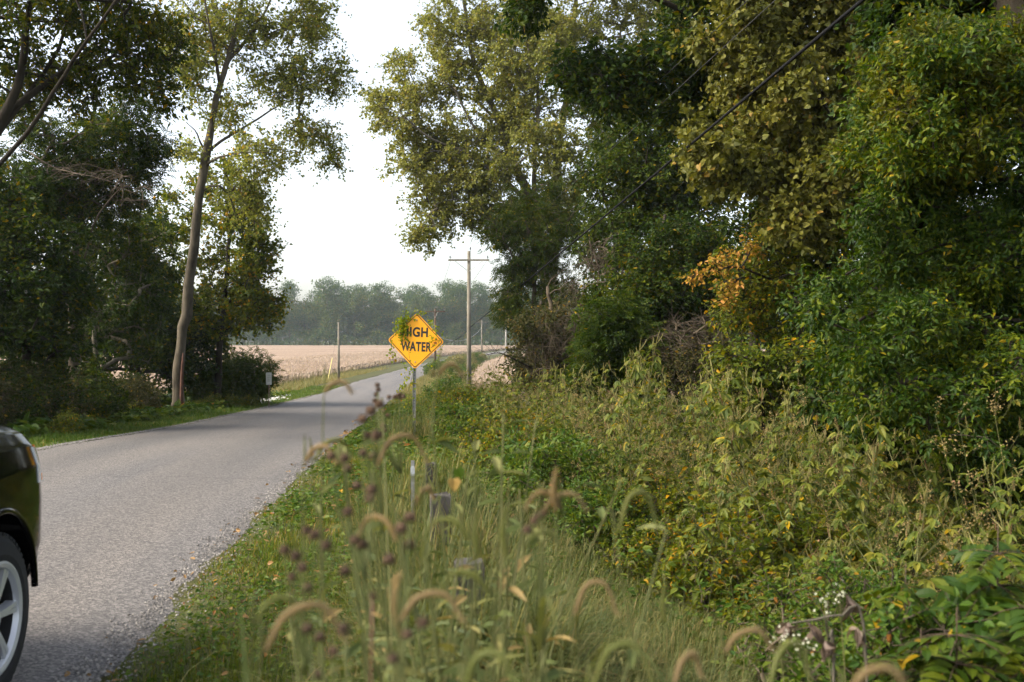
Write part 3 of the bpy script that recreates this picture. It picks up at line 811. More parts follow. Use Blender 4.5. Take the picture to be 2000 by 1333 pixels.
make_tree('sumac_shrub', 'bright green feathery shrub in front of the dark trees at the weedy bank', 'shrub',
    [([G(1200, d), P(1190, 700, d), P(1180, 640, d)], .05, .02), ([G(1240, d), P(1240, 690, d), P(1245, 640, d)], .05, .02)],
    [(1185, 620, d, 48, 34, 1, 24), (1220, 665, d, 62, 46, 1.2, 36), (1165, 690, d, 50, 40, 1, 22), (1260, 720, d, 60, 34, 1.2, 24), (1150, 735, d, 40, 26, 1, 14)],
    (T_PINN, .30, L_MID), BARK_DARK, 26, twigs=(6, .5, 4), droop=.3)
d = 24
make_tree('brown_thicket', 'tangled brown and green thicket of bare stems right of the feathery shrub', 'shrub',
    [([G(1340, d), P(1335, 720, d), P(1325, 650, d)], .05, .02), ([G(1370, d), P(1375, 730, d), P(1395, 660, d)], .05, .02), ([P(1357, 775, d), P(1365, 740, d), P(1380, 700, d), P(1384, 660, d)], .03, .02)],
    [(1340, 700, d, 60, 50, 1.2, 30), (1400, 690, d, 50, 50, 1.2, 24), (1330, 750, d, 70, 26, 1.2, 20)],
    (T_OVATE, .10, L_BRUSH), BARK_GREY, 27, twigs=(7, .5, 6), droop=.3,
    bare=[(1330, 660, d, 60, 50, 1, 40), (1390, 640, d, 40, 40, 1, 20)])
d = 22.5
make_tree('overhanging_tree', 'dark leaved tree reaching a thick branch leftwards over the road cables', 'tree',
    [([G(1714, d), P(1713, 640, d), P(1709, 450, d), P(1702, 280, d), P(1690, 120, d), P(1690, -60, d)], .23, .08),
     ([P(1696, 215, d), P(1560, 165, d), P(1430, 138, d), P(1340, 128, d - .4), P(1280, 150, d - .8), P(1230, 172, d - 1), P(1190, 180, d - 1.2)], .11, .035),
     ([P(1340, 128, d - .4), P(1270, 130, d - .6), P(1180, 150, d - .8), P(1120, 150, d - 1)], .05, .015),
     ([P(1690, 120, d), P(1480, 50, d - .5), P(1350, 30, d - 1), P(1260, -10, d - 1.4), P(1150, -50, d - 1.6), P(1060, -30, d - 1.8)], .10, .03)],
    [(1150, 140, d - 1, 70, 44, 1.1, 32), (1210, 190, d - 1, 60, 36, 1, 24), (1265, 135, d - .8, 75, 40, 1.2, 34), (1350, 80, d - .6, 75, 55, 1.4, 36), (1380, 140, d - .4, 50, 60, 1.2, 26), (1400, 210, d, 50, 55, 1, 24), (1340, 235, d, 50, 30, .9, 14),
     (1030, 18, d - 1.8, 32, 32, .6, 11), (1370, -10, d - 1, 70, 40, 1.2, 24), (1480, -60, d, 120, 70, 2, 40), (1600, -80, d, 150, 90, 2, 40), (1060, -50, d - 1.8, 50, 26, 1, 9), (1540, 260, d + .6, 80, 120, 1.2, 36)],
    (T_OVATE, .14, L_DARK), BARK_DARK, 28, twigs=(7, .5, 8), rt=.008, droop=.5)
d = 18.5
make_tree('catalpa_tree', 'tree with large pale olive heart shaped leaves under the thick black cable', 'tree',
    [([G(1725, d), P(1722, 620, d), P(1712, 420, d), P(1700, 330, d), P(1672, 240, d), P(1640, 120, d), P(1620, -40, d)], .19, .06),
     ([P(1704, 340, d), P(1660, 275, d - .4), P(1600, 190, d - .9), P(1540, 110, d - 1.2)], .06, .02),
     ([P(1712, 410, d), P(1640, 420, d - .5), P(1560, 410, d - .8), P(1500, 395, d - 1), P(1488, 340, d - 1)], .045, .014),
     ([P(1672, 240, d), P(1710, 130, d), P(1740, 40, d)], .06, .02)],
    region([(-110, 1440, 1760), (0, 1430, 1790), (110, 1400, 1810), (200, 1375, 1770), (290, 1385, 1740), (340, 1400, 1700), (390, 1520, 1690), (450, 1560, 1650)], 112, (28, 60), (14, 28), d - 1.5, d + 1.1, 5, 129),
    (T_HEART, .104, L_OLIVE), BARK_DARK, 29, twigs=(8, .58, 11), rt=.006, droop=.7, upn=.25, twig_r=.004)
d = 19.5
make_tree('orange_tipped_tree', 'yellow green tree with a spray of dried orange leaves at its left tip', 'tree',
    [([G(1570, d), P(1560, 640, d), P(1540, 560, d), P(1500, 500, d), P(1460, 470, d)], .09, .03),
     ([P(1545, 580, d), P(1470, 540, d - .3), P(1410, 560, d - .5)], .04, .012), ([P(1590, 700, d), P(1540, 605, d), P(1490, 590, d), P(1440, 640, d)], .07, .02)],
    [(1500, 480, d, 80, 45, 1, 40), (1560, 540, d, 90, 60, 1.2, 46), (1490, 560, d, 70, 50, 1, 34), (1600, 480, d, 60, 50, 1, 26), (1460, 620, d, 70, 40, 1, 22)],
    (T_OVATE, .10, L_YEL), BARK_DARK, 30, twigs=(7, .42, 7), droop=.4)
d = 24
make_tree('dense_walnut_tree', 'dark tree closing the gap between the large leaved tree and the box elder', 'tree',
    [([G(1800, d), P(1800, 640, d), P(1795, 500, d), P(1790, 300, d), P(1780, 120, d)], .17, .05), ([P(1795, 480, d), P(1860, 330, d), P(1880, 200, d)], .08, .02)],
    [(1780, 180, d, 90, 80, 1.6, 40), (1800, 320, d, 90, 80, 1.6, 44), (1870, 420, d, 90, 80, 1.6, 36), (1760, 440, d, 70, 60, 1.6, 24), (1900, 250, d, 90, 90, 1.6, 36), (1700, 330, d, 60, 60, 1.6, 20), (1830, 560, d, 100, 80, 1.6, 40), (1700, 560, d, 70, 60, 1.6, 20), (1960, 480, d, 80, 120, 1.6, 30), (1830, 40, d, 100, 70, 1.6, 30)],
    (T_OVATE, .13, L_DARK), BARK_DARK, 37, twigs=(7, .5, 8), droop=.4, dens=.9)
def add_spray(root, blobs, leaf, seed, twigs, bark, starts, name, droop=.6):
    """a differently coloured bough of an existing tree, as a part of it"""
    rng = np.random.default_rng(seed)
    base = np.array(root.location)
    A, CR = blob_points(blobs, rng)
    tb, lb = MB(), MB()
    D = skeleton(starts, A, rng, .006, tb)
    k, tl, ln = twigs
    S = np.repeat(A, k, 0)
    dr = unit(rng.standard_normal(S.shape) + .45 * np.repeat(D, k, 0) - np.array([0, 0, droop * .5]))
    E = S + dr * (tl * rng.uniform(.45, 1.1, len(S)))[:, None]
    prisms(tb, S, E, .004)
    C = (S[:, None] + (E - S)[:, None] * rng.uniform(.1, 1.05, (len(S), ln))[..., None]).reshape(-1, 3)
    C += rng.standard_normal(C.shape) * leaf[1] * .4
    a = unit(rng.standard_normal(C.shape) * np.array([1, 1, .5]) + .5 * np.repeat(dr, ln, 0) - np.array([0, 0, droop]))
    scatter(lb, leaf[0], C - base, a, unit(rng.standard_normal(C.shape) + np.array([0, 0, .4])), leaf[1] * rng.uniform(.6, 1.2, len(C)))
    tb.V = [v - base for v in tb.V]
    tb.build('limb', bark, root, smooth=True)
    lb.build(name, leaf[2], root)
ot = bpy.data.objects['orange_tipped_tree']
d = 18.6
add_spray(ot, [(1372, 540, d, 22, 9, .3, 6), (1410, 515, d, 34, 12, .4, 9), (1425, 555, d, 26, 14, .4, 8), (1418, 590, d, 16, 12, .3, 5), (1460, 480, d, 34, 16, .4, 8)],
          (T_OVATE, .085, L_ORANGE), 31, (5, .26, 5), BARK_DARK, [([P(1540, 560, 19.5), P(1490, 540, d + .3), P(1440, 520, d), P(1400, 530, d)], .03, .012)], 'orange_spray')
d = 22
make_tree('background_tree', 'shadowy tree behind the large leaved tree, sky showing between its limbs', 'tree',
    [([G(1470, d), P(1475, 640, d), P(1480, 520, d), P(1520, 380, d), P(1540, 250, d)], .16, .05), ([P(1480, 560, d), P(1560, 590, d), P(1620, 600, d), P(1680, 620, d)], .08, .03)],
    [(1500, 420, d, 90, 60, 1.6, 34), (1600, 560, d, 110, 70, 1.6, 44), (1660, 640, d, 90, 50, 1.6, 30), (1540, 660, d, 90, 40, 1.6, 30), (1640, 450, d, 80, 70, 1.6, 26), (1760, 500, d, 60, 90, 1.6, 26)],
    (T_OVATE, .12, L_DARK), BARK_DARK, 32, twigs=(7, .55, 8), droop=.4)
d = 16
make_tree('golden_shrub', 'golden green shrub at the foot of the trees behind the ragweed bank', 'shrub',
    [([G(1490, d), P(1490, 760, d), P(1480, 700, d)], .04, .015), ([G(1560, d), P(1560, 760, d), P(1570, 700, d)], .04, .015)],
    [(1460, 715, d, 62, 36, .8, 36), (1545, 705, d, 66, 36, .8, 40), (1500, 765, d, 90, 34, .9, 40), (1610, 740, d, 60, 46, .9, 30), (1430, 770, d, 40, 26, .7, 14)],
    (T_OVATE, .095, L_YEL), BARK_DARK, 33, twigs=(7, .36, 6), droop=.5)
d = 8.6
make_tree('box_elder_tree', 'box elder with bright green leaflets crowding the right edge of the view', 'tree',
    [([G(2080, d), P(2070, 700, d), P(2040, 460, d), P(2000, 280, d), P(1960, 130, d)], .10, .03),
     ([P(2050, 520, d), P(1960, 480, d - .1), P(1860, 470, d + .2), P(1790, 500, d + .3)], .022, .008),
     ([P(2060, 640, d), P(1950, 620, d + .1), P(1840, 610, d + .3), P(1740, 600, d + .4)], .022, .008),
     ([P(2030, 400, d), P(1930, 330, d), P(1830, 260, d), P(1770, 230, d)], .04, .012), ([P(2070, 780, d), P(1950, 760, d), P(1850, 780, d)], .04, .012)],
    region([(50, 1820, 2060), (130, 1745, 2120), (250, 1705, 2140), (330, 1740, 2150), (400, 1775, 2150), (480, 1710, 2150), (560, 1650, 2150), (640, 1625, 2150), (720, 1690, 2150), (800, 1720, 2150), (900, 1800, 2150), (980, 1880, 2150)], 150, (28, 70), (9, 20), d - .8, d + 1.3, 4, 134) + region([(60, 1720, 1840), (200, 1660, 1740), (300, 1690, 1760), (400, 1720, 1790), (500, 1650, 1740), (600, 1590, 1660), (720, 1640, 1700), (840, 1690, 1800)], 30, (24, 60), (8, 18), d - .3, d + .8, 3, 135),
    (T_TRIF, .086, L_BOX), BARK_DARK, 34, twigs=(7, .25, 7), rt=.005, dens=1.0, droop=.7, upn=.7, twig_r=.003)
L_YELD = leafmat('olive_yellow_leaflets', [(0, (.026, .04, .009)), (.5, (.052, .064, .013)), (.95, (.095, .095, .02)), (1, (.2, .14, .03))], nscale=.9, namt=.6, acc=.02)
be = bpy.data.objects['box_elder_tree']
add_spray(be, region([(60, 1760, 2020), (140, 1700, 2010), (240, 1680, 1960), (330, 1700, 1900)], 40, (28, 60), (8, 16), 8.0, 9.0, 4, 136, 1.0), (T_TRIF, .088, L_YELD), 137, (7, .25, 7), BARK_DARK,
          [([P(2000, 280, 8.6), P(1900, 220, 8.6), P(1800, 200, 8.5)], .03, .01), ([P(1960, 130, 8.6), P(1860, 110, 8.6), P(1780, 120, 8.5)], .02, .008)], 'yellowing_spray')
d = 11.5
make_tree('mulberry_tree', 'dense dark bush filling the shade below the box elder', 'shrub',
    [([G(1830, d), P(1825, 760, d), P(1815, 640, d), P(1800, 540, d)], .07, .02), ([G(1960, d), P(1950, 760, d), P(1930, 640, d)], .06, .02)],
    [(1750, 640, d, 90, 60, .8, 40), (1850, 560, d, 110, 80, .9, 44), (1700, 740, d, 90, 60, .8, 40), (1820, 760, d, 100, 70, .9, 50), (1900, 680, d, 110, 90, .9, 50), (1950, 820, d, 100, 80, .9, 44), (1650, 800, d, 60, 40, .7, 18), (2000, 500, d, 100, 120, .9, 40), (1780, 850, d, 100, 50, .8, 30), (1940, 930, d, 110, 60, .8, 34)],
    (T_OVATE, .10, L_DARK), BARK_DARK, 35, twigs=(7, .33, 8), rt=.006, droop=.6)
d = 9.6
make_tree('old_oak_tree', 'thick furrowed trunk at the top right corner under dark leaves', 'tree',
    [([G(2090, d), P(2075, 600, d), P(2040, 300, d), P(2000, 100, d), P(1975, -60, d), P(1960, -260, d)], .24, .15),
     ([P(1985, 20, d), P(1900, -30, d + .4), P(1820, -60, d + .8)], .07, .03), ([P(1980, -30, d), P(1890, 20, d + .6), P(1860, 10, d + 1), P(1800, 60, d + 1.2)], .05, .02)],
    [(1850, 20, d + 1, 100, 40, .8, 40), (1760, 20, d + 1.2, 50, 50, .8, 20), (1900, -60, d + .6, 160, 60, 1, 50), (1840, 100, d + 1.2, 60, 40, .6, 16), (2050, -60, d, 120, 80, 1, 40), (1950, 60, d + .8, 30, 40, .5, 8)],
    (T_OVATE, .10, L_DARK), BARK_DARK, 36, twigs=(7, .33, 8), rt=.006, droop=.5)

# ---- screen trees: the right hand wood goes on past the frame
for q_, (src, x, y, rz) in enumerate((('ash_tree', 15, 22, 1.2), ('dense_walnut_tree', 13.5, 15, 2.0), ('hackberry_tree', 11.5, 11, .8), ('ash_tree', 19, 30, 2.6))):
    c = copy_tree(bpy.data.objects[src])
    c.location = (x, y, float(ground(x, y))); c.rotation_euler = (0, 0, rz)
    c['label'] = ('leafy tree just beyond the right edge beside the box elder', 'dark tree beyond the right edge behind the box elder', 'low dense tree beyond the right edge beside the ragweed', 'farthest leafy tree beyond the right edge')[q_]
# ---- low growth along the foot of the left wood
BUSH = []
def bush_proto(seed, leaf, h, wd, n, name, label, grp, k=(7, .3, 7), bare=0):
    rng = np.random.default_rng(seed)
    tb, lb = MB(), MB()
    st = []
    for i in range(4):
        a = rng.uniform(0, 6.28); r_ = rng.uniform(.05, .2)
        p = np.array([math.cos(a) * r_, math.sin(a) * r_, -.05]); q = p * 3 + np.array([0, 0, h * .6])
        st.append(([p + [0, 0, 100], (p + q) / 2 + [0, 0, 100], q + [0, 0, 100]], .02, .008))
    u = unit(rng.standard_normal((n, 3))) * rng.random((n, 1)) ** .4
    A = u * np.array([wd, wd, h * .5]) + np.array([0, 0, h * .52]); A[:, 2] = np.maximum(A[:, 2], .08)
    D = skeleton(st, A + [0, 0, 100], rng, .005, tb)
    tb.V = [v - np.array([0, 0, 100]) for v in tb.V]
    kk, tl, ln = k
    S = np.repeat(A, kk, 0)
    dr = unit(rng.standard_normal(S.shape) + .4 * np.repeat(D, kk, 0))
    E = S + dr * (tl * rng.uniform(.4, 1.1, len(S)))[:, None]
    prisms(tb, S, E, .004)
    m = int(len(S) * (1 - bare)); S, E, dr = S[:m], E[:m], dr[:m]
    C = (S[:, None] + (E - S)[:, None] * rng.uniform(.1, 1.05, (m, ln))[..., None]).reshape(-1, 3)
    C += rng.standard_normal(C.shape) * leaf[1] * .4; C[:, 2] = np.maximum(C[:, 2], .03)
    a = unit(rng.standard_normal(C.shape) * np.array([1, 1, .6]) + .5 * np.repeat(dr, ln, 0) - [0, 0, .3])
    scatter(lb, leaf[0], C, a, unit(rng.standard_normal(C.shape) * .8 + np.array([0, 0, .7])), leaf[1] * rng.uniform(.6, 1.25, len(C)))
    root = tag(empty(name, (0, 0, -50)), label, 'shrub', grp)
    tb.build('stems', BARK_GREY, root, smooth=True); lb.build('foliage', leaf[2], root)
    return root
class Placer:
    def __init__(s, protos): s.p = protos; s.used = [False] * len(protos)
    def put(s, i, x, y, sc_, rz, dz=0.0, tilt=(0, 0)):
        o = s.p[i] if not s.used[i] else copy_tree(s.p[i])
        s.used[i] = True
        o.location = (x, y, float(ground(x, y)) + dz)
        o.rotation_euler = (tilt[0], tilt[1], rz)
        o.scale = (sc_, sc_, sc_) if np.isscalar(sc_) else sc_
        return o
EDGE = Placer([bush_proto(51, (T_OVATE, .085, L_BRUSH), 1.5, .9, 60, 'brush_shrub', 'drab brushy shrub at the foot of the left wood', 'shrubs along the left wood edge', bare=.35),
               bush_proto(52, (T_OVATE, .09, L_DARK), 1.7, 1.0, 64, 'leafy_shrub', 'dark leafy shrub at the foot of the left wood', 'dark shrubs along the left wood edge'),
               bush_proto(53, (T_PINN, .22, L_MID), 1.9, .9, 56, 'fern_leaved_shrub', 'feathery green shrub right of the leaning trunk by the field', 'feathery shrubs by the field', k=(5, .36, 4)),
               bush_proto(54, (T_OVATE, .08, L_YEL), 1.0, .8, 46, 'yellow_shrub', 'low yellow flecked shrub at the roadside edge of the wood', 'low yellow shrubs by the wood')])
rng = np.random.default_rng(77)
for i in range(34):
    dd = 17 + 24 * (i / 34) + rng.uniform(-.4, .4)
    o = -ROADW - rng.uniform(2.2, 4.6)
    px_ = 1000 + (float(road_x(dd)) + o) / dd * FOC
    if 285 < px_ < 400: continue
    EDGE.put(int(rng.choice([0, 0, 1])), float(road_x(dd)) + o, dd, rng.uniform(.75, 1.25), rng.uniform(0, 6.28))
for px, dd, s_ in ((432, 43, 1.0), (478, 44, 1.15), (495, 46, 1.25), (450, 46, 1.35), (402, 42, .8), (512, 46, .7)):
    x = (px - 1000) / FOC * dd
    EDGE.put(2, x, dd, s_, rng.uniform(0, 6.28))
for px, dd, s_ in ((378, 38.6, .4), (400, 40, .5), (425, 40.5, .6), (455, 41, .5), (120, 21, .5), (200, 27, .5), (270, 31, .55), (488, 42.5, .5)):
    x = (px - 1000) / FOC * dd
    EDGE.put(3, x, dd, s_, rng.uniform(0, 6.28))

# ---- the wood across the fields
def far_proto(seed, h, wd, n, label, lean=0.0, lm=None):
    rng = np.random.default_rng(seed)
    tb, lb = MB(), MB()
    Z = 200.0
    u = unit(rng.standard_normal((n, 3))) * rng.random((n, 1)) ** .38
    lob = rng.uniform(-1, 1, (6, 3)) * np.array([wd * .55, wd * .55, h * .26]) + np.array([0, 0, h * .6])
    A = lob[rng.integers(0, 6, n)] + u * np.array([wd * .6, wd * .6, h * .25])
    A[: n // 5] = u[: n // 5] * np.array([wd, wd, h * .22]) + np.array([0, 0, h * .25])
    A[:, 2] = np.clip(A[:, 2], 1.0, h)
    skeleton([([np.array([0, 0, Z - .5]), np.array([.3, 0, Z + h * .4]), np.array([lean, 0, Z + h * .8])], h * .014, .06)], A + [0, 0, Z], rng, .03, tb, seg=2.5)
    tb.V = [v - np.array([0, 0, Z]) for v in tb.V]
    C = np.repeat(A, 34, 0) + rng.standard_normal((n * 34, 3)) * np.array([.95, .95, .5])
    C[:, 2] = np.maximum(C[:, 2], .3)
    scatter(lb, T_DIAMOND, C, rng.standard_normal(C.shape), rng.standard_normal(C.shape) * .8 + [0, 0, .8], rng.uniform(.4, .8, len(C)))
    root = tag(empty('distant_tree', (0, 0, -300)), label, 'tree', 'trees in the wood across the field')
    tb.build('trunk', BARK_GREY, root, smooth=True); lb.build('crown', lm or L_FAR, root)
    return root
FP = [far_proto(61, 22, 6.5, 130, 'broad hazy round topped tree in the wood across the field'),
      far_proto(62, 26, 5.0, 130, 'tall narrow hazy tree rising above the wood across the field', 1.5),
      far_proto(63, 17, 5.5, 110, 'low bushy hazy tree at the front of the wood across the field', lm=L_FAR),
      far_proto(64, 23, 7.5, 140, 'wide pale hazy tree in the wood across the field', -1)]
FAR = Placer(FP)
rng = np.random.default_rng(99)
xs = np.linspace(-175, 165, 92)
for i, x in enumerate(xs):
    y = 432 + rng.uniform(0, 10)
    k = int(rng.choice([0, 1, 2, 3], p=[.3, .22, .2, .28]))
    FAR.put(k, float(x + rng.uniform(-2, 2)), y, rng.uniform(.9, 1.16), rng.uniform(0, 6.28))
for i, x in enumerate(np.linspace(-175, 165, 60)):
    FAR.put(int(rng.choice([0, 1, 3])), float(x + rng.uniform(-3, 3)), 447 + rng.uniform(0, 12), rng.uniform(.95, 1.18), rng.uniform(0, 6.28))
# brush along the far field edge reads as one mass
mb = MB(); n = 26000
x = rng.uniform(-185, 175, n); y = 428 + rng.uniform(0, 6, n)
hh = 5.2 + 1.6 * np.sin(x * .21) + 1.2 * np.sin(x * .53 + 1)
C = np.stack([x, y, prof(y) - .5 + rng.random(n) * np.maximum(hh, 1)], -1)
scatter(mb, T_DIAMOND, C, rng.standard_normal(C.shape), rng.standard_normal(C.shape) + [0, 0, .8], rng.uniform(.5, 1.1, n))
tag(mb.build('far_undergrowth', L_FAR), 'hazy undergrowth along the foot of the wood across the field', 'undergrowth', kind='stuff')
# ------------------------------------------------------------------ grass and weeds nobody could count
L_GRASS = leafmat('verge_grass', [(0, (.035, .06, .013)), (.45, (.07, .095, .02)), (.8, (.11, .12, .03)), (.97, (.18, .15, .055)), (1, (.24, .16, .07))], nscale=.9, namt=.5, transl=.3, acc=.06)
L_GRASSB = leafmat('blue_green_grass', [(0, (.042, .06, .02)), (.45, (.08, .098, .032)), (.8, (.125, .13, .045)), (.97, (.175, .155, .06)), (1, (.23, .17, .075))], nscale=1.6, namt=.6, transl=.3, acc=.07, sat=1.1)
L_LAWN = leafmat('shaded_lawn', [(0, (.04, .075, .018)), (.5, (.065, .10, .025)), (.9, (.10, .12, .035)), (1, (.2, .17, .07))], nscale=.5, namt=.5, transl=.3)
L_DRYG = leafmat('dry_grass', [(0, (.085, .10, .03)), (.5, (.15, .14, .048)), (.95, (.22, .17, .07)), (1, (.3, .21, .1))], nscale=.5, namt=.6, transl=.3, sat=1)
L_CLOVER = leafmat('low_weeds', [(0, (.028, .055, .014)), (.5, (.055, .09, .02)), (.95, (.10, .12, .03)), (1, (.2, .1, .04))], nscale=1.2, namt=.5, acc=.012, sat=1.25)
L_LITTER = leafmat('fallen_leaves', [(0, (.09, .06, .035)), (.6, (.2, .13, .07)), (1, (.32, .2, .06))], transl=.1)
rng = np.random.default_rng(200)
def near_depth(n, y0, y1, p):
    """depths with more samples near the viewer"""
    u = rng.random(n)
    if abs(p - 1) < 1e-6: return y0 * (y1 / y0) ** u
    return (y0 ** (1 - p) + u * (y1 ** (1 - p) - y0 ** (1 - p))) ** (1 / (1 - p))
def patch(o, y):
    return .5 + .5 * np.sin(o * 2.1 + .7 * y + 1.3 * np.sin(y * .53)) * np.sin(o * .9 - y * 1.9 + .5)
def grass_field(name, label, n, orange, yr, h, mat, p=1.15, wd=(.003, .006), shape=None, cat='grass', bend=(.15, .9), segs=3, dens=.0):
    y = near_depth(n, yr[0], yr[1], p); o = rng.uniform(orange[0], orange[1], n)
    if dens: 
        keep = rng.random(n) > dens * (1 - patch(o, y)); y, o = y[keep], o[keep]
    n = len(y)
    x = road_x(y) + o
    B = np.stack([x, y, ground_o(o, y) - .01], -1)
    H = rng.uniform(h[0], h[1], n) * (.55 + .6 * patch(o, y))
    if shape is not None: H = H * shape(o, y)
    W = rng.uniform(wd[0], wd[1], n) * np.clip(y / 6, .8, 6)
    mb = MB(); blades(mb, B, H, W, rng.uniform(bend[0], bend[1], n), rng.uniform(0, 6.28, n), segs=segs)
    return tag(mb.build(name, mat), label, cat, kind='stuff')
grass_field('verge_grass', 'short patchy mown grass on the verge right of the road', 150000, (-.02, 2.2), (2.0, 70), (.05, .17), L_GRASS, shape=lambda o, y: .4 + .6 * ss(0, .6, o) + .5 * ss(1.0, 2.0, o), dens=.6)
grass_field('bank_grass', 'longer tangled grass between the wooden posts and the ragweed', 110000, (1.6, 4.6), (2.2, 60), (.12, .42), L_GRASSB, wd=(.004, .008), shape=lambda o, y: (.7 + .5 * ss(2, 3, o)) * (1 - .35 * ss(5, 10, y)))
grass_field('roadside_grass', 'green grass strip between the road and the left wood', 60000, (-ROADW - 3.0, -ROADW + .02), (12, 75), (.06, .2), L_LAWN, shape=lambda o, y: .5 + .6 * ss(0, .8, -(o + ROADW)))
grass_field('straw_grass', 'tall dry grass along the left verge in front of the field', 26000, (-ROADW - 8, -ROADW - 2.0), (46, 130), (.3, .9), L_DRYG, segs=2, p=1.0, wd=(.002, .005))
grass_field('far_verge_grass', 'grass edging the far stretch of road as it bends away', 30000, (0.05, 3), (60, 170), (.15, .6), L_DRYG, segs=2, p=1.0, wd=(.002, .004))
# broad low weeds in the grass
def low_weeds(name, label, n, orange, yr, size, mat, tpl, h=(.02, .12), p=1.15):
    y = near_depth(n, yr[0], yr[1], p); o = rng.uniform(orange[0], orange[1], n)
    keep = rng.random(n) < patch(o * 1.3 + 4, y * .8) ** 1.5; y, o = y[keep], o[keep]; n = len(y)
    C = np.stack([road_x(y) + o, y, ground_o(o, y) + rng.uniform(h[0], h[1], n)], -1)
    mb = MB()
    scatter(mb, tpl, C, rng.standard_normal((n, 3)) * [1, 1, .3], rng.standard_normal((n, 3)) * .5 + [0, 0, 1], rng.uniform(size[0], size[1], n) * np.clip(y / 7, .9, 3))
    return tag(mb.build(name, mat), label, 'weeds', kind='stuff')
low_weeds('clover_leaves', 'low broad leaved weeds creeping through the right verge grass', 110000, (.1, 4.2), (2.5, 40), (.02, .05), L_CLOVER, T_OVATE)
low_weeds('fallen_leaves', 'scattered brown fallen leaves on the right verge', 3500, (-.25, 3), (2.5, 30), (.03, .06), L_LITTER, T_OVATE, h=(.01, .09))
low_weeds('roadside_weeds', 'low green weeds at the foot of the left wood', 26000, (-ROADW - 4.6, -ROADW - 1.2), (14, 60), (.05, .10), L_CLOVER, T_OVATE, h=(.03, .3))
low_weeds('undergrowth', 'dense low leaves under the ragweed bank', 50000, (3.2, 11), (4, 45), (.035, .08), L_CLOVER, T_OVATE, h=(.02, .55), p=1.1)
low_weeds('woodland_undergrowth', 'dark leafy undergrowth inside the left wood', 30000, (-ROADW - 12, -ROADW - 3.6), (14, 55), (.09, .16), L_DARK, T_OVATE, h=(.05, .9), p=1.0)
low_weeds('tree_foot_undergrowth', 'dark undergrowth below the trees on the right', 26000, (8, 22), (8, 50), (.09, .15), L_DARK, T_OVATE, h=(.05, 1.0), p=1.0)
# loose gravel fraying the road edges
M_GRAVEL = leafmat('gravel_stones', [(0, (.09, .085, .08)), (.5, (.17, .157, .145)), (.95, (.26, .24, .22)), (1, (.3, .28, .25))], transl=0, rough=.9, sat=.9)
def stones(name, label, n, o, y, s, zoff=0.0):
    C = np.stack([road_x(y) + o, y, np.where(np.abs(o + ROADW / 2) < ROADW / 2, road_z(o, y), ground_o(o, y)) + .002 + zoff], -1)
    Q = np.array([(1, 0, 0), (0, 1, 0), (-1, 0, 0), (0, -1, 0), (0, 0, .8), (0, 0, -.5)], float)
    F = np.array([[0, 1, 4], [1, 2, 4], [2, 3, 4], [3, 0, 4], [1, 0, 5], [2, 1, 5], [3, 2, 5], [0, 3, 5]])
    mb = MB(); a = rng.uniform(0, 6.28, n)
    scatter(mb, (Q, F), C, np.stack([np.cos(a), np.sin(a), 0 * a], -1), rng.standard_normal((n, 3)) * .25 + [0, 0, 1], s)
    return tag(mb.build(name, M_GRAVEL), label, 'gravel', kind='stuff')
n = 5000
y = near_depth(n, 3.2, 34, 1.3); o = rng.normal(-.06, .09, n)
stones('gravel', 'loose gravel along the right edge of the road', n, o, y, rng.uniform(.005, .014, n))
n = 7000
y = near_depth(n, 14, 60, 1.1); o = -ROADW + rng.normal(.0, .12, n)
stones('roadside_gravel', 'pale gravel along the left edge of the road', n, o, y, rng.uniform(.008, .02, n))
n = 900
y = rng.normal(50, 3.0, n); o = -ROADW - 1.7 + rng.normal(0, .35, n)
g_ = stones('crushed_stone', 'spill of white crushed stone on the left verge by the field', n, o, y, rng.uniform(.04, .11, n), .03)
g_.data.materials.clear(); g_.data.materials.append(plain('white_stone', (.62, .6, .57), .9, noise=.2))

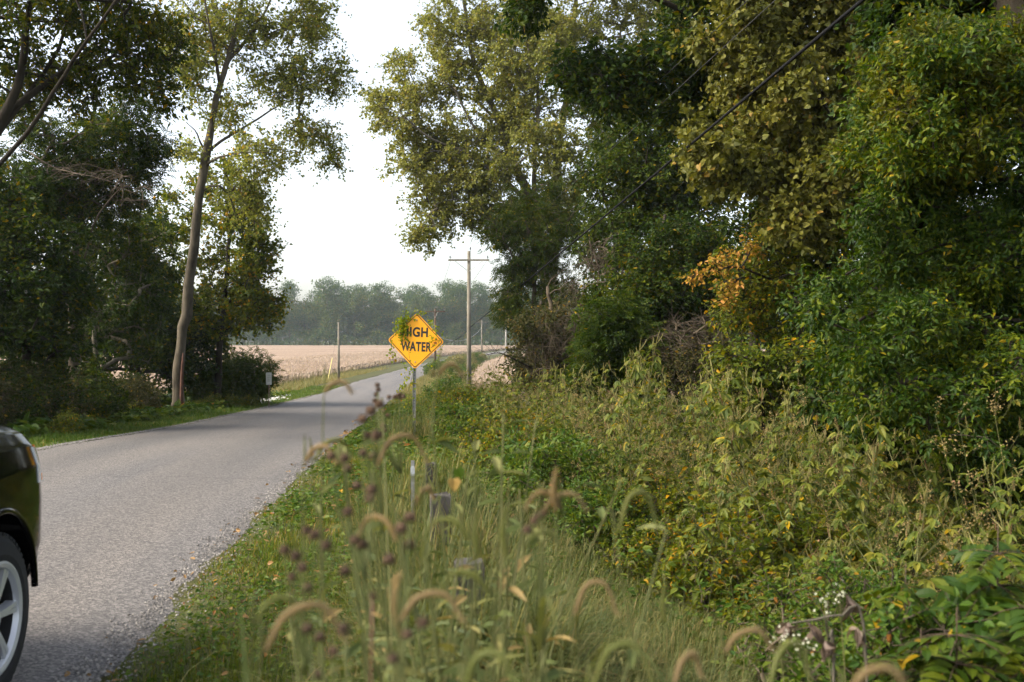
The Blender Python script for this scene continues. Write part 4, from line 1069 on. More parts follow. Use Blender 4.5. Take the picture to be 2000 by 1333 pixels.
# ------------------------------------------------------------------ ragweed and other tall weeds: one thing each
L_RAG = leafmat('ragweed_leaves', [(0, (.045, .066, .018)), (.45, (.093, .112, .028)), (.8, (.14, .142, .036)), (.97, (.19, .165, .046)), (1, (.3, .2, .03))], nscale=.9, namt=.5, acc=.05, sat=1.2)
L_SPIKE = leafmat('ragweed_spikes', [(0, (.14, .145, .042)), (.6, (.2, .18, .058)), (.97, (.22, .17, .07)), (1, (.17, .1, .05))], nscale=.7, namt=.5, transl=.25, acc=.15, sat=1)
L_STEM = leafmat('weed_stems', [(0, (.06, .075, .022)), (.7, (.10, .10, .035)), (1, (.12, .07, .04))], nscale=1, transl=0, rough=.7, sat=1)
def ragweed(seed, h, label, dead=False):
    rng = np.random.default_rng(seed)
    st, lf, sp = MB(), MB(), MB()
    root = tag(empty('ragweed_plant', (0, 0, -60)), label, 'weed', 'giant ragweed plants crowding the bank')
    C, A, N, S = [], [], [], []; SC, SE = [], []
    lean = rng.normal(0, .12, 2) * h
    main = smooth_line([[0, 0, -.05], [lean[0] * .3, lean[1] * .3, h * .4], [lean[0], lean[1], h]], 12)
    tube(st, main, np.linspace(.011, .003, 12), 5)
    def spike(p, d, L):
        SC.append(p); SE.append(p + d * L)
        tube(sp, smooth_line([p, p + d * L * .5 + rng.normal(0, .006, 3), p + d * L + rng.normal(0, .012, 3)], 5), [.003, .0055, .0055, .0045, .0015], 4)
    def leafpair(p, ax, s):
        a0 = rng.uniform(0, 3.14)
        for q in range(2):
            a = a0 + q * 3.14 + rng.normal(0, .3)
            d = np.array([math.cos(a), math.sin(a), rng.uniform(-.1, .5)])
            e = p + unit(d) * s * .35
            prisms(st, p[None], e[None], .0025)
            C.append(e); A.append(d * [1, 1, 0] + [0, 0, rng.uniform(-.9, .0)]); N.append(np.array([d[0] * .4, d[1] * .4, 1]) + rng.normal(0, .25, 3)); S.append(s * rng.uniform(.7, 1.15))
    for t in np.linspace(.18, .93, 9):
        p = main[int(t * 11)]
        leafpair(p, None, (.19 if t < .7 else .13) * rng.uniform(.8, 1.2))
        if t > .38:
            for q in range(2):
                a = rng.uniform(0, 6.28); L = h * .28 * (1.15 - t) * rng.uniform(.7, 1.3) + .12
                d = unit(np.array([math.cos(a) * .75, math.sin(a) * .75, .8]))
                b = smooth_line([p, p + d * L * .55, p + d * L + np.array([0, 0, .12 * L])], 5)
                tube(st, b, [.005, .004, .0035, .003, .002], 4)
                leafpair(b[2], None, .13); leafpair(b[4], None, .10)
                for _ in range(3):
                    dd = unit(np.array([d[0] * .35, d[1] * .35, 1]) + rng.normal(0, .22, 3))
                    spike(b[rng.integers(3, 5)], dd, rng.uniform(.07, .15))
    for _ in range(6):
        spike(main[rng.integers(9, 12)], unit(np.array([0, 0, 1]) + rng.normal(0, .3, 3)), rng.uniform(.10, .2))
    # florets
    SC_, SE_ = np.array(SC), np.array(SE); k = 10
    FC = (SC_[:, None] + (SE_ - SC_)[:, None] * rng.uniform(.05, 1, (len(SC_), k))[..., None]).reshape(-1, 3)
    FA = rng.standard_normal(FC.shape)
    scatter(sp, T_DIAMOND, FC, FA, rng.standard_normal(FC.shape), rng.uniform(.010, .018, len(FC)))
    C, A, N, S = map(np.array, (C, A, N, S))
    sel = rng.random(len(C)) < .45
    scatter(lf, T_PALM3, C[sel], A[sel], N[sel], S[sel])
    scatter(lf, T_PALM5, C[~sel], A[~sel], N[~sel], S[~sel])
    st.build('stem', L_STEM, root); lf.build('leaves', L_RAG, root); sp.build('flower_sprays', L_SPIKE, root)
    return root
RAGL = 'giant ragweed with lobed leaves and upright flower spikes in the crowded bank'
RAG = Placer([ragweed(300 + i, hh, RAGL) for i, hh in enumerate((1.75, 1.95, 2.1, 1.8, 1.6, 2.25))])
L_GOLD = leafmat('goldenrod_tops', [(0, (.16, .13, .045)), (.5, (.25, .18, .075)), (1, (.28, .16, .09))], nscale=.8, namt=.5, transl=.25, sat=1)
def tallweed(seed, h):
    rng = np.random.default_rng(seed)
    st, lf, tp = MB(), MB(), MB()
    root = tag(empty('seeding_weed', (0, 0, -60)), 'thin seeding weed with wispy straw coloured tops among the ragweed', 'weed', 'seeding weeds in the bank')
    C, A, TC = [], [], []
    for s in range(7):
        a = rng.uniform(0, 6.28); r_ = rng.uniform(.03, .25)
        b = np.array([math.cos(a) * r_, math.sin(a) * r_, -.05]); hh = h * rng.uniform(.7, 1.1)
        ln = smooth_line([b, b + [b[0] * .4, b[1] * .4, hh * .5], b + [b[0] * 1.6 + rng.normal(0, .08), b[1] * 1.6 + rng.normal(0, .08), hh]], 9)
        tube(st, ln, np.linspace(.005, .0015, 9), 4)
        for t in rng.uniform(.1, .85, 26):
            p = ln[int(t * 8)] + (ln[min(8, int(t * 8) + 1)] - ln[int(t * 8)]) * ((t * 8) % 1); C.append(p); A.append(rng.standard_normal(3) * [1, 1, .4] + [0, 0, .2])
        for _ in range(8):
            p = ln[rng.integers(5, 9)]; e = p + unit(rng.standard_normal(3) * [.5, .5, .3] + [0, 0, .8]) * rng.uniform(.08, .25)
            prisms(st, p[None], e[None], .0015)
            for q in range(14): TC.append(p + (e - p) * rng.uniform(.1, 1) + rng.normal(0, .012, 3))
    C, A, TC = np.array(C), np.array(A), np.array(TC)
    scatter(lf, T_LANCE, C, A, rng.standard_normal(C.shape) * .4 + [0, 0, 1], rng.uniform(.05, .12, len(C)))
    scatter(tp, T_DIAMOND, TC, rng.standard_normal(TC.shape), rng.standard_normal(TC.shape), rng.uniform(.010, .022, len(TC)))
    st.build('stem', L_STEM, root); lf.build('leaves', L_RAG, root); tp.build('seed_sprays', L_GOLD, root)
    return root
TALL = Placer([tallweed(320 + i, hh) for i, hh in enumerate((1.3, 1.6, 1.8))])
BRAM = Placer([bush_proto(340, (T_TRIF, .13, L_CLOVER), 1.1, .8, 54, 'bramble_bush', 'rounded green bramble bush at the front of the weedy bank', 'bramble bushes along the bank front', k=(6, .25, 4)),
               bush_proto(341, (T_OVATE, .075, L_YEL), 1.2, .8, 54, 'tangled_bush', 'yellow and brown tangled bush at the front of the weedy bank', 'tangled bushes along the bank front', k=(7, .24, 6))])
rng = np.random.default_rng(400)
def bank_edge(y):      # where the tall weeds begin, metres right of the road edge
    return np.interp(y, [4, 6, 10, 13, 20, 35, 60], [4.5, 4.2, 3.15, 2.7, 2.3, 2.5, 3.2])
pts = []
def spread(n, y0, y1, depth, mind, p=1.0):
    got = []; tries = 0
    while len(got) < n and tries < n * 60:
        tries += 1
        u = rng.random(); y = (y0 ** .4 + u * (y1 ** .4 - y0 ** .4)) ** 2.5 if p else rng.uniform(y0, y1)
        o = float(bank_edge(y)) + depth * rng.random() ** 1.15
        x = float(road_x(y)) + o
        if all((x - a) ** 2 + (y - b) ** 2 > (mind * (.6 + .03 * y)) ** 2 for a, b in got):
            got.append((x, y))
    return got
for x, y in spread(230, 5.2, 44, 7.5, .55):
    o = x - float(road_x(y)) - float(bank_edge(y))
    s_ = (.62 + .4 * float(ss(0, 1.6, o))) * rng.uniform(.8, 1.12) * (1 - .35 * float(ss(30, 44, y)))
    RAG.put(int(rng.integers(0, 6)), x, y, s_, rng.uniform(0, 6.28), tilt=(rng.normal(0, .08), rng.normal(0, .08) - .06))
for x, y in spread(230, 6.0, 62, 7.5, .45):
    o = x - float(road_x(y)) - float(bank_edge(y))
    TALL.put(int(rng.integers(0, 3)), x, y, (.55 + .5 * float(ss(0, 1.5, o))) * rng.uniform(.8, 1.15) * (1 - .45 * float(ss(28, 50, y))), rng.uniform(0, 6.28), tilt=(rng.normal(0, .1), rng.normal(0, .1)))
for x, y in spread(70, 6, 50, 2.0, .6):
    BRAM.put(int(rng.integers(0, 2)), x, y, rng.uniform(.55, .95), rng.uniform(0, 6.28))
# weeds along the verge under the utility poles, to the bend
VERGE = Placer([bush_proto(350, (T_LANCE, .2, L_DRYG), 1.4, 1.1, 50, 'verge_weed', 'yellowish weed clump on the verge where the road bends out of sight', 'weed clumps by the far bend', k=(7, .4, 5)),
                bush_proto(351, (T_OVATE, .13, L_CLOVER), 1.3, 1.0, 50, 'verge_shrub', 'green weedy shrub on the verge below the utility poles', 'green shrubs below the utility poles', k=(7, .35, 5))])
for i in range(64):
    y = 48 + 130 * rng.random() ** 1.3
    o = rng.uniform(2.2, 7) if y < 72 else rng.uniform(.9, 4.6)
    VERGE.put(int(rng.random() < .6), float(road_x(y)) + o, y, rng.uniform(.5, .95), rng.uniform(0, 6.28))

for i in range(36):
    y = rng.uniform(98, 190)
    VERGE.put(int(rng.random() < .6), float(road_x(y)) + rng.uniform(.7, 2.4), y, rng.uniform(.75, 1.1), rng.uniform(0, 6.28))
# ------------------------------------------------------------------ foreground plants
L_FOX = leafmat('foxtail_bristles', [(0, (.16, .125, .05)), (.5, (.225, .16, .078)), (.97, (.29, .205, .105)), (1, (.2, .17, .07))], nscale=3, transl=.4, sat=.95)
L_FOXG = leafmat('green_foxtail_bristles', [(0, (.08, .10, .03)), (.6, (.13, .145, .05)), (.97, (.17, .16, .06)), (1, (.2, .16, .08))], nscale=3, transl=.35, sat=1.1)
L_FOXS = leafmat('pale_foxtail_bristles', [(0, (.15, .16, .06)), (.6, (.22, .21, .09)), (1, (.26, .2, .11))], nscale=3, transl=.4, sat=1)
L_HEAD = plain('brown_seed_heads', (.06, .034, .018), .95, noise=.5, scale=60)
def foxtail(px, py, d, hl, arch, az, mat, label, seed, stem_lean=0.0, upright=False):
    """one stalk of foxtail: stem from the ground, blades, nodding bristly head whose top is seen at px, py"""
    rng = np.random.default_rng(seed)
    top = P(px, py, d)
    base = np.array([top[0] + stem_lean, top[1] + rng.uniform(-.05, .1), 0]); base[2] = float(ground(base[0], base[1]))
    root = tag(empty('foxtail_stalk', base), label, 'grass stalk', 'nodding foxtails in the foreground')
    dx = np.array([math.cos(az), math.sin(az), 0])
    if upright: hpts = [top - [0, 0, hl], top - dx * .006 - [0, 0, hl * .5], top]
    else: hpts = [top - dx * hl * .42 - [0, 0, hl * .42 * arch], top - dx * hl * .2 + [0, 0, -hl * .06], top + dx * hl * .16 - [0, 0, hl * .02], top + dx * hl * .40 - [0, 0, hl * .42 * arch]]
    H = smooth_line(hpts, 22)
    st, hd, lf = MB(), MB(), MB()
    S = smooth_line([base, base * .45 + H[0] * .55 + rng.normal(0, .04, 3) * [1, 1, 0], H[0] + (H[0] - H[3]) * .6, H[0]], 14)
    tube(st, S - base, np.linspace(.0019, .0011, 14), 5)
    t = np.linspace(0, 1, 22); r = .0032 * np.sin(np.clip(t * 1.15 + .12, 0, 1) * math.pi * .93) ** .5 + .0006
    tube(hd, H - base, r, 7)
    n = 700
    i = rng.integers(0, 21, n); f = rng.random(n)
    C = H[i] + (H[i + 1] - H[i]) * f[:, None]
    T = unit(H[i + 1] - H[i]); u = rng.standard_normal((n, 3)); u = unit(u - T * (u * T).sum(-1, keepdims=True))
    C = C + u * (r[i] * .8)[:, None]
    tpl = (np.array([(-.03, 0, 0), (.03, 0, 0), (.006, 1, 0), (-.006, 1, 0)], float), np.array([[0, 1, 2, 3]]))
    scatter(hd, tpl, C - base, u + .75 * T, T, rng.uniform(.0045, .0085, n))
    nb = 4
    B = S[rng.integers(1, 8, nb)] - base
    blades(lf, B, rng.uniform(.16, .34, nb), rng.uniform(.006, .011, nb), rng.uniform(.5, 1.3, nb), rng.uniform(0, 6.28, nb), segs=6)
    st.build('stem', L_STEM, root, smooth=True); hd.build('seed_head', mat, root); lf.build('blades', L_GRASSB, root)
    return root
FX = [  # px, py, d, head length, arch, azimuth, green?, upright?, words
    (628, 872, 1.75, .105, 1.0, .1, 0, 0, 'tan foxtail arching over the road edge, outermost of the foxtails against the asphalt'),
    (652, 860, 1.9, .10, .8, .3, 1, 0, 'greenish foxtail arching just above the outermost tan one against the asphalt'),
    (662, 745, 1.8, .07, .9, .0, 0, 0, 'small foxtail arching in front of the road left of the yellow sign'),
    (880, 712, 1.9, .07, .9, .1, 0, 0, 'thin foxtail arching in front of the road verge right of the yellow sign'),
    (787, 852, 1.7, .11, 1.1, .2, 0, 0, 'tan foxtail nodding below the yellow sign post'),
    (830, 955, 1.9, .09, 1.0, .4, 0, 0, 'short tan foxtail beside the middle weathered post'),
    (1086, 915, 1.5, .07, 1, 0, 0, 1, 'stubby upright tan foxtail above a forked pair right of the posts'),
    (1060, 962, 1.5, .085, 1.0, 3.3, 0, 0, 'left hand arching foxtail of the forked pair right of the posts'),
    (1105, 965, 1.52, .09, 1.0, .2, 0, 0, 'right hand arching foxtail of the forked pair right of the posts'),
    (1248, 965, 1.6, .10, 1.3, .1, 1, 0, 'lone green foxtail hanging in front of the shaded weed bank'),
    (600, 1185, 1.15, .125, 1.0, .2, 0, 0, 'large blurred tan foxtail arching low over the left verge'),
    (778, 1125, 1.3, .09, 1, 0, 0, 1, 'thick upright tan foxtail in the middle of the foreground tangle'),
    (845, 1160, 1.25, .10, 1.0, .3, 0, 0, 'tan foxtail arching right of the thick upright one'),
    (988, 992, 1.6, .09, 1, 0, 1, 1, 'green upright foxtail left of the forked pair'),
    (870, 1015, 1.5, .10, 1.2, 3.2, 1, 0, 'green foxtail bowed over in front of the middle weathered post'),
    (935, 1000, 1.7, .07, 1, 0, 1, 1, 'slim green upright foxtail behind the nearest weathered post'),
    (905, 1118, 1.4, .10, 1.0, 3.0, 1, 0, 'green foxtail arching across the face of the nearest weathered post'),
    (1300, 1140, 1.9, .08, 1, 0, 1, 1, 'small green upright foxtail at the edge of the shaded weeds'),
    (1465, 1232, 1.5, .10, 1.2, .2, 0, 0, 'tan foxtail hooked over in front of the dark thicket base'),
    (1345, 1282, 1.4, .11, 1.0, .2, 0, 0, 'brownish foxtail arching along the lower grass'),
    (1545, 1262, 1.4, .11, 1.2, .3, 1, 0, 'olive foxtail bent down at the right of the lower grass'),
    (1220, 1262, 1.25, .11, 1.2, .2, 1, 0, 'large olive foxtail at the bottom of the grass'),
    (960, 1280, 1.1, .10, 1.2, .2, 1, 0, 'pale green foxtail at the bottom below the nearest weathered post'),
    (1720, 1308, 1.0, .09, .9, .2, 0, 0, 'blurred pale foxtail cut off by the bottom edge in front of the leafy sapling'),
    (1165, 1140, 1.5, .09, 1.2, .3, 0, 0, 'small tan foxtail in the tangled grass below the forked pair'),
    (1060, 1040, 1.7, .08, 1.1, .2, 1, 0, 'small green foxtail in the grass under the forked pair'),
    (735, 1010, 1.5, .10, 1.0, 2.9, 0, 0, 'tan foxtail arching among the brown seed heads'),
    (545, 1170, 1.25, .09, 1.2, .2, 1, 0, 'greenish blurred foxtail at the left end of the tangle'),
]
for i, (px, py, d, hl, ar, az, gr, up, lab) in enumerate(FX):
    foxtail(px, py, d, hl * rng.uniform(.8, 1.1), ar * rng.uniform(.55, 1.25), az + rng.normal(0, .5), L_FOXG if gr else L_FOX, lab, 500 + i, stem_lean=rng.normal(0, .05), upright=bool(up))
# the many small foxtails of the lower grass
def small_fox(seed):
    o = foxtail(1000, 655, 3.0, .095, 1.1, .3, L_FOXS, 'small green foxtail in the grass below the weed bank', seed)
    return o
SFX = []
for s in (601, 602, 603):
    r0 = small_fox(s)
    r0['group'] = 'small foxtails in the lower grass'
    SFX.append((r0, CAMZ - r0.location[2]))
k = 0
for i in range(170):
    y = rng.uniform(1.9, 5.2); x = rng.uniform(-.02, .31) * y + .05
    r0, hh = SFX[i % 3]
    o = copy_tree(r0) if k >= 3 else r0
    k += 1
    s_ = rng.uniform(.55, .95) * (.5 + .13 * y) / hh * .9
    o.location = (x, y, float(ground(x, y)) - .01); o.scale = (s_ * 1.15, s_ * 1.15, s_); o.rotation_euler = (rng.normal(0, .12), rng.normal(0, .12), rng.uniform(0, 6.28))

# brown seed heads on branching stems
def seedplant(px0, d, heads, label, seed, red=False):
    rng = np.random.default_rng(seed)
    base = G(px0, d)
    root = tag(empty('seedhead_plant', base), label, 'wildflower', 'dry seed head plants in the foreground')
    st, lf = MB(), MB()
    tops = [P(x, y, d + rng.normal(0, .05)) for x, y, r in heads]
    hi = max(range(len(tops)), key=lambda i: tops[i][2])
    main = smooth_line([base, base * .5 + tops[hi] * .5 + rng.normal(0, .02, 3), tops[hi]], 16)
    tube(st, main - base, np.linspace(.0024, .0011, 16), 5)
    for i, (tp, hd) in enumerate(zip(tops, heads)):
        if i != hi:
            dz = main[:, 2]; j = int(np.argmin(np.abs(dz - (tp[2] - .10 - .35 * np.linalg.norm(tp[:2] - main[8][:2])))))
            j = min(max(j, 2), 13)
            b = bez(main[j], (main[j] + tp) / 2 + np.array([(tp - main[j])[0] * .25, 0, -.02]), tp, 8)
            tube(st, b - base, np.linspace(.002, .001, 8), 4)
            dirv = unit(b[-1] - b[-3])
        else: dirv = unit(main[-1] - main[-3])
        r = hd[2] * 1.2 / FOC * d
        hm = MB()
        lathe(hm, [(0.0001, -r * .5), (r * .7, -r * .45), (r * 1.0, 0), (r * .85, r * .5), (r * .4, r * .95), (.0001, r * 1.1)], 9)
        q = Vector((0, 0, 1)).rotation_difference(Vector(dirv)).to_matrix()
        hm.V = [v @ np.array(q).T + (tp - base) for v in hm.V]
        # bracts below the cone
        n = 11; a = np.linspace(0, 6.28, n, endpoint=False)
        Cb = np.zeros((n, 3)); Ab = np.stack([np.cos(a), np.sin(a), -.1 + 0 * a], -1)
        scatter(hm, T_LANCE, (Cb @ np.array(q).T) + (tp - base) - dirv * r * .3, Ab @ np.array(q).T, np.tile(dirv, (n, 1)), r * 1.5)
        nn = 60; u = unit(rng.standard_normal((nn, 3))); u[:, 2] = np.abs(u[:, 2])
        u = u @ np.array(q).T
        scatter(hm, T_LANCE, u * r * .7 + (tp - base), u, rng.standard_normal((nn, 3)), r * .6)
        hm.build('seed_head', L_HEAD, root)
    nl = 12; idx = rng.integers(1, 12, nl)
    scatter(lf, T_LANCE, main[idx] - base, rng.standard_normal((nl, 3)) * [1, 1, .4] - [0, 0, .3], rng.standard_normal((nl, 3)) * .4 + [0, 0, 1], rng.uniform(.06, .12, nl))
    st.build('stem', plain('red_stem', (.12, .02, .03), .6) if red else L_STEM, root, smooth=True); lf.build('leaves', L_GRASSB, root)
    return root
seedplant(755, 1.75, [(741, 791, 8), (724, 803, 8), (708, 820, 8), (735, 850, 8), (716, 852, 7)], 'seed head plant with three brown heads stepping up in front of the road', 701)
seedplant(768, 2.6, [(737, 753, 4), (739, 762, 4), (735, 771, 4), (732, 783, 4)], 'slender plant with four tiny dark heads standing against the pale road', 702)
seedplant(790, 2.8, [(760, 777, 4), (771, 776, 4), (779, 772, 4), (781, 777, 4), (788, 775, 4), (750, 806, 4), (757, 812, 4), (748, 832, 4), (751, 842, 4), (745, 850, 4), (756, 868, 4)], 'branching plant with a spray of tiny dark heads left of the sign post', 703)
seedplant(700, 1.6, [(646, 892, 8), (673, 896, 8), (678, 917, 8), (730, 891, 8), (709, 886, 7)], 'seed head plant whose brown heads stand behind the outermost foxtails', 704)
seedplant(720, 1.5, [(697, 950, 8), (725, 958, 9), (722, 976, 8), (679, 1001, 9), (692, 1057, 8), (708, 1066, 9)], 'seed head plant with clustered brown heads in the middle of the tangle', 705)
seedplant(640, 1.35, [(598, 1037, 8), (614, 1046, 9), (637, 1067, 9), (577, 1088, 9), (556, 1076, 9), (590, 1110, 8), (570, 1128, 8), (600, 1150, 9)], 'seed head plant with a loose bunch of brown heads leaning over the verge', 706)
seedplant(800, 1.45, [(800, 1012, 9), (783, 1033, 9), (799, 1065, 9), (760, 1095, 10), (674, 1117, 9)], 'seed head plant with brown heads left of the middle weathered post', 707)
seedplant(740, 1.15, [(600, 1230, 9), (625, 1247, 9), (670, 1230, 9), (825, 1218, 9), (795, 1242, 9), (767, 1290, 9), (620, 1320, 9), (650, 1275, 9)], 'seed head plant with brown heads low along the bottom of the tangle', 708)
seedplant(740, 1.3, [(727, 1165, 5)], 'dark red stalk with one small head rising through the tangle', 709, red=True)
seedplant(1040, 1.6, [(1053, 1010, 7), (1062, 1002, 6), (1030, 1035, 7), (1043, 1018, 6)], 'seed head plant with small dark heads just below the forked foxtails', 710)

# leafy weed stems of the tangle
def leafstem(seed, h):
    rng = np.random.default_rng(seed)
    root = tag(empty('leafy_weed', (0, 0, -70)), 'leafy weed stem in the blurred foreground tangle', 'weed', 'leafy weeds in the foreground tangle')
    st, lf = MB(), MB()
    C, A, S = [], [], []
    for q in range(3):
        a = rng.uniform(0, 6.28); b = np.array([math.cos(a), math.sin(a), 0]) * .02
        L = smooth_line([b - [0, 0, .03], b * 2.5 + [0, 0, h * .5], b * 5 + [rng.normal(0, .05), rng.normal(0, .05), h * rng.uniform(.8, 1)]], 12)
        tube(st, L, np.linspace(.003, .0012, 12), 5)
        for t in np.linspace(.12, 1, 15):
            i = min(10, int(t * 11)); C.append(L[i] + (L[i + 1] - L[i]) * rng.random()); az = rng.uniform(0, 6.28)
            A.append([math.cos(az), math.sin(az), rng.uniform(-.2, .8)]); S.append(rng.uniform(.035, .085) * (1.15 - .5 * t))
    C, A, S = np.array(C), np.array(A), np.array(S)
    P_ = T_FINE[0] * [.5, 1, 1]
    scatter(lf, (P_, T_FINE[1]), C, A, rng.standard_normal(C.shape) * .35 + [0, 0, 1], S)
    st.build('stem', L_STEM, root); lf.build('leaves', L_GRASSB, root)
    return root
LEAFY = Placer([leafstem(790 + i, hh) for i, hh in enumerate((.8, .9, 1.0, .75))])
rng = np.random.default_rng(795)
for i in range(30):
    d = rng.uniform(1.6, 3.2); px = rng.normal(890, 80)
    if px < 760: continue
    top = np.interp(px, [540, 600, 700, 800, 900, 1000, 1100, 1250], [1120, 1000, 905, 880, 930, 1010, 1070, 1150]) + abs(rng.normal(0, 60))
    q = P(px, top, d); h = q[2] - float(ground(q[0], d))
    LEAFY.put(i % 4, q[0], d, max(.3, h / .9), rng.uniform(0, 6.28), tilt=(rng.normal(0, .1), rng.normal(0, .12)))
# long foreground blades
n = 17000
rng = np.random.default_rng(820)
y = near_depth(n, .95, 3.6, 1.2); x = rng.normal(-.10, .11, n) * y + .02
sel = (x > -.25 * y) & (x < .25 * y); x, y = x[sel], y[sel]; n = len(x)
B = np.stack([x, y, ground(x, y)], -1)
mb = MB()
blades(mb, B, rng.uniform(.35, .95, n) * np.clip(.6 + .17 * y, .5, 1.0) * np.exp(-((x / y + .09) / .17) ** 2), rng.uniform(.004, .011, n), rng.uniform(.35, 1.9, n), rng.uniform(0, 6.28, n), segs=6)
tag(mb.build('tall_grass', L_GRASSB), 'tall blurred blue green grass tangle around the weathered posts in the foreground', 'grass', kind='stuff')
# grass grown up round the posts
pb = []
for px, dd, k in ((917, 4.7, 3200), (864, 6.5, 2200), (842, 9.6, 1300), (806, 8.4, 900), (812, 19.0, 500)):
    q = G(px, dd); a = rng.uniform(0, 6.28, k); r_ = .10 + .42 * rng.random(k)
    pb.append(np.stack([q[0] + np.cos(a) * r_, q[1] + np.sin(a) * r_ - .12, 0 * a], -1))
B = np.concatenate(pb); B[:, 2] = ground(B[:, 0], B[:, 1]); n = len(B)
mb = MB()
blades(mb, B, rng.uniform(.4, .98, n), rng.uniform(.004, .011, n), rng.uniform(.2, 1.3, n), rng.uniform(0, 6.28, n), segs=5)
tag(mb.build('post_grass', L_GRASSB), 'long grass grown up round the weathered posts', 'grass', kind='stuff')
# broad stalk leaves, springing from half way up
n = 7000
y = near_depth(n, 1.2, 3.6, 1.2); x = rng.normal(-.09, .10, n) * y
sel = (x > -.24 * y) & (x < .22 * y); x, y = x[sel], y[sel]; n = len(x)
B = np.stack([x, y, ground(x, y) + rng.uniform(.1, .75, n) * np.exp(-((x / y + .09) / .16) ** 2)], -1)
mb = MB()
blades(mb, B, rng.uniform(.16, .36, n), rng.uniform(.008, .017, n), rng.uniform(.7, 1.8, n), rng.uniform(0, 6.28, n), segs=7)
tag(mb.build('stalk_leaves', L_GRASSB), 'broad arching grass leaves in the blurred foreground tangle', 'grass', kind='stuff')
n = 4500
y = near_depth(n, 1.5, 4.5, 1.2); x = rng.normal(.0, .2, n) * (y / 1.3)
B = np.stack([x, y, ground(x, y)], -1)
mb = MB()
blades(mb, B, rng.uniform(.3, .75, n) * np.clip(.62 + .16 * y, .5, 1.05), rng.uniform(.002, .005, n), rng.uniform(.3, 1.6, n), rng.uniform(0, 6.28, n), segs=5)
tag(mb.build('straw_blades', L_DRYG), 'yellow straw stalks scattered through the foreground grass', 'grass', kind='stuff')
n = 46000
y = near_depth(n, 2.0, 13, 1.1); x = np.minimum(rng.uniform(-.08, .34, n) * y, road_x(y) + bank_edge(y) + .5) + rng.normal(0, .1, n)
B = np.stack([x, y, ground(x, y)], -1)
mb = MB()
blades(mb, B, rng.uniform(.15, .5, n) * (1 - .5 * ss(4, 9, y)), rng.uniform(.004, .010, n), rng.uniform(.4, 1.6, n), rng.uniform(0, 6.28, n), segs=4)
tag(mb.build('foxtail_grass', L_GRASSB), 'lush blue green grass below the weed bank in the foreground', 'grass', kind='stuff')

n = 9000
y = near_depth(n, 2.2, 11, 1.1); x = np.minimum(rng.uniform(-.08, .34, n) * y, road_x(y) + bank_edge(y) + .4) + rng.normal(0, .1, n)
B = np.stack([x, y, ground(x, y)], -1)
mb = MB()
blades(mb, B, rng.uniform(.15, .55, n) * (1 - .4 * ss(4, 9, y)), rng.uniform(.002, .006, n), rng.uniform(.4, 1.8, n), rng.uniform(0, 6.28, n), segs=4)
tag(mb.build('dry_blades', L_DRYG), 'dry straw blades mixed through the grass below the weed bank', 'grass', kind='stuff')
# leafy sapling with big compound leaves, bottom right corner
L_SAP = leafmat('sapling_leaflets', [(0, (.018, .036, .009)), (.5, (.035, .056, .013)), (.95, (.072, .085, .02)), (1, (.2, .14, .03))], nscale=2.0, namt=.5, transl=.3, rough=.55, acc=.025)
def sapling(px, d, h, n, label, seed, tplsz=.42, lean=0.0, name='leafy_sapling', mat=None):
    rng = np.random.default_rng(seed)
    base = G(px, d)
    root = tag(empty(name, base), label, 'sapling')
    st, lf = MB(), MB()
    main = smooth_line([[0, 0, 0], [lean * .4, 0, h * .5], [lean, 0, h]], 14)
    tube(st, main, np.linspace(.009, .0018, 14), 7)
    C, A, N = [], [], []
    for i in range(n):
        t = .4 + .6 * i / n; p = main[int(t * 13)]
        a = i * 2.4 + rng.normal(0, .3)
        dv = unit(np.array([math.cos(a), math.sin(a), .35 + .3 * rng.random()]))
        C.append(p); A.append(dv - [0, 0, .5 + .35 * (1 - t)]); N.append(np.array([0, 0, 1]) + rng.normal(0, .35, 3))
        ll = tplsz * .9
        q = p + unit(A[-1]) * ll
        q[2] -= .3 * .8 * tplsz * .8
        tube(st, bez(p, (p + q) / 2 + [0, 0, .04], q, 5), [.0018, .0016, .0013, .001, .0008], 4)
    scatter(lf, T_PINNBIG, np.array(C), np.array(A), np.array(N), tplsz * rng.uniform(.75, 1.15, n))
    st.build('stem', plain('reddish_stem', (.05, .028, .015), .8, noise=.3), root, smooth=True); lf.build('leaves', mat or L_SAP, root)
    return root
sapling(1870, 3.5, 1.3, 52, 'leafy sapling with big drooping pointed leaflets in the lower right corner', 901, .22)
sapling(1950, 4.1, 1.7, 60, 'taller sapling with dark red stem and pointed leaflets at the right edge above the weeds', 902, .23)
sapling(1770, 4.3, 1.35, 46, 'small sapling with yellow green leaflets left of the taller ones', 903, .21)
sapling(1800, 3.7, 1.15, 40, 'low sapling with drooping leaflets in front of the small yellow green one', 905, .20)
sapling(2010, 3.7, 1.5, 52, 'dark green sapling at the right edge behind the yellowing one', 906, .22)
sapling(1985, 3.2, .9, 26, 'short sapling with yellow orange leaflets in the corner', 904, .19, -.05, mat=leafmat('yellow_leaflets', [(0, (.09, .11, .03)), (.5, (.2, .16, .025)), (.95, (.3, .16, .025)), (1, (.06, .09, .02))], nscale=2, acc=.2))
# low dark growth below it
SH = Placer([bush_proto(930, (T_OVATE, .042, L_CLOVER), 1.1, .6, 120, 'ivy_bush', 'low shaded bush under the leafy saplings', 'low bushes under the saplings', k=(7, .18, 6)),
             bush_proto(931, (T_TRIF, .065, L_CLOVER), 1.15, .55, 100, 'trifoliate_bush', 'low bright leaved bush with small leaflets under the saplings', 'bright low bushes under the saplings', k=(6, .18, 4))])
rng = np.random.default_rng(940)
for i in range(16):
    y = rng.uniform(3.2, 6.0); x = rng.uniform(.30, .60) * y
    if x < .26 * y + .12: continue
    SH.put(int(rng.random() < .5), x, y, rng.uniform(.8, 1.15), rng.uniform(0, 6.28))
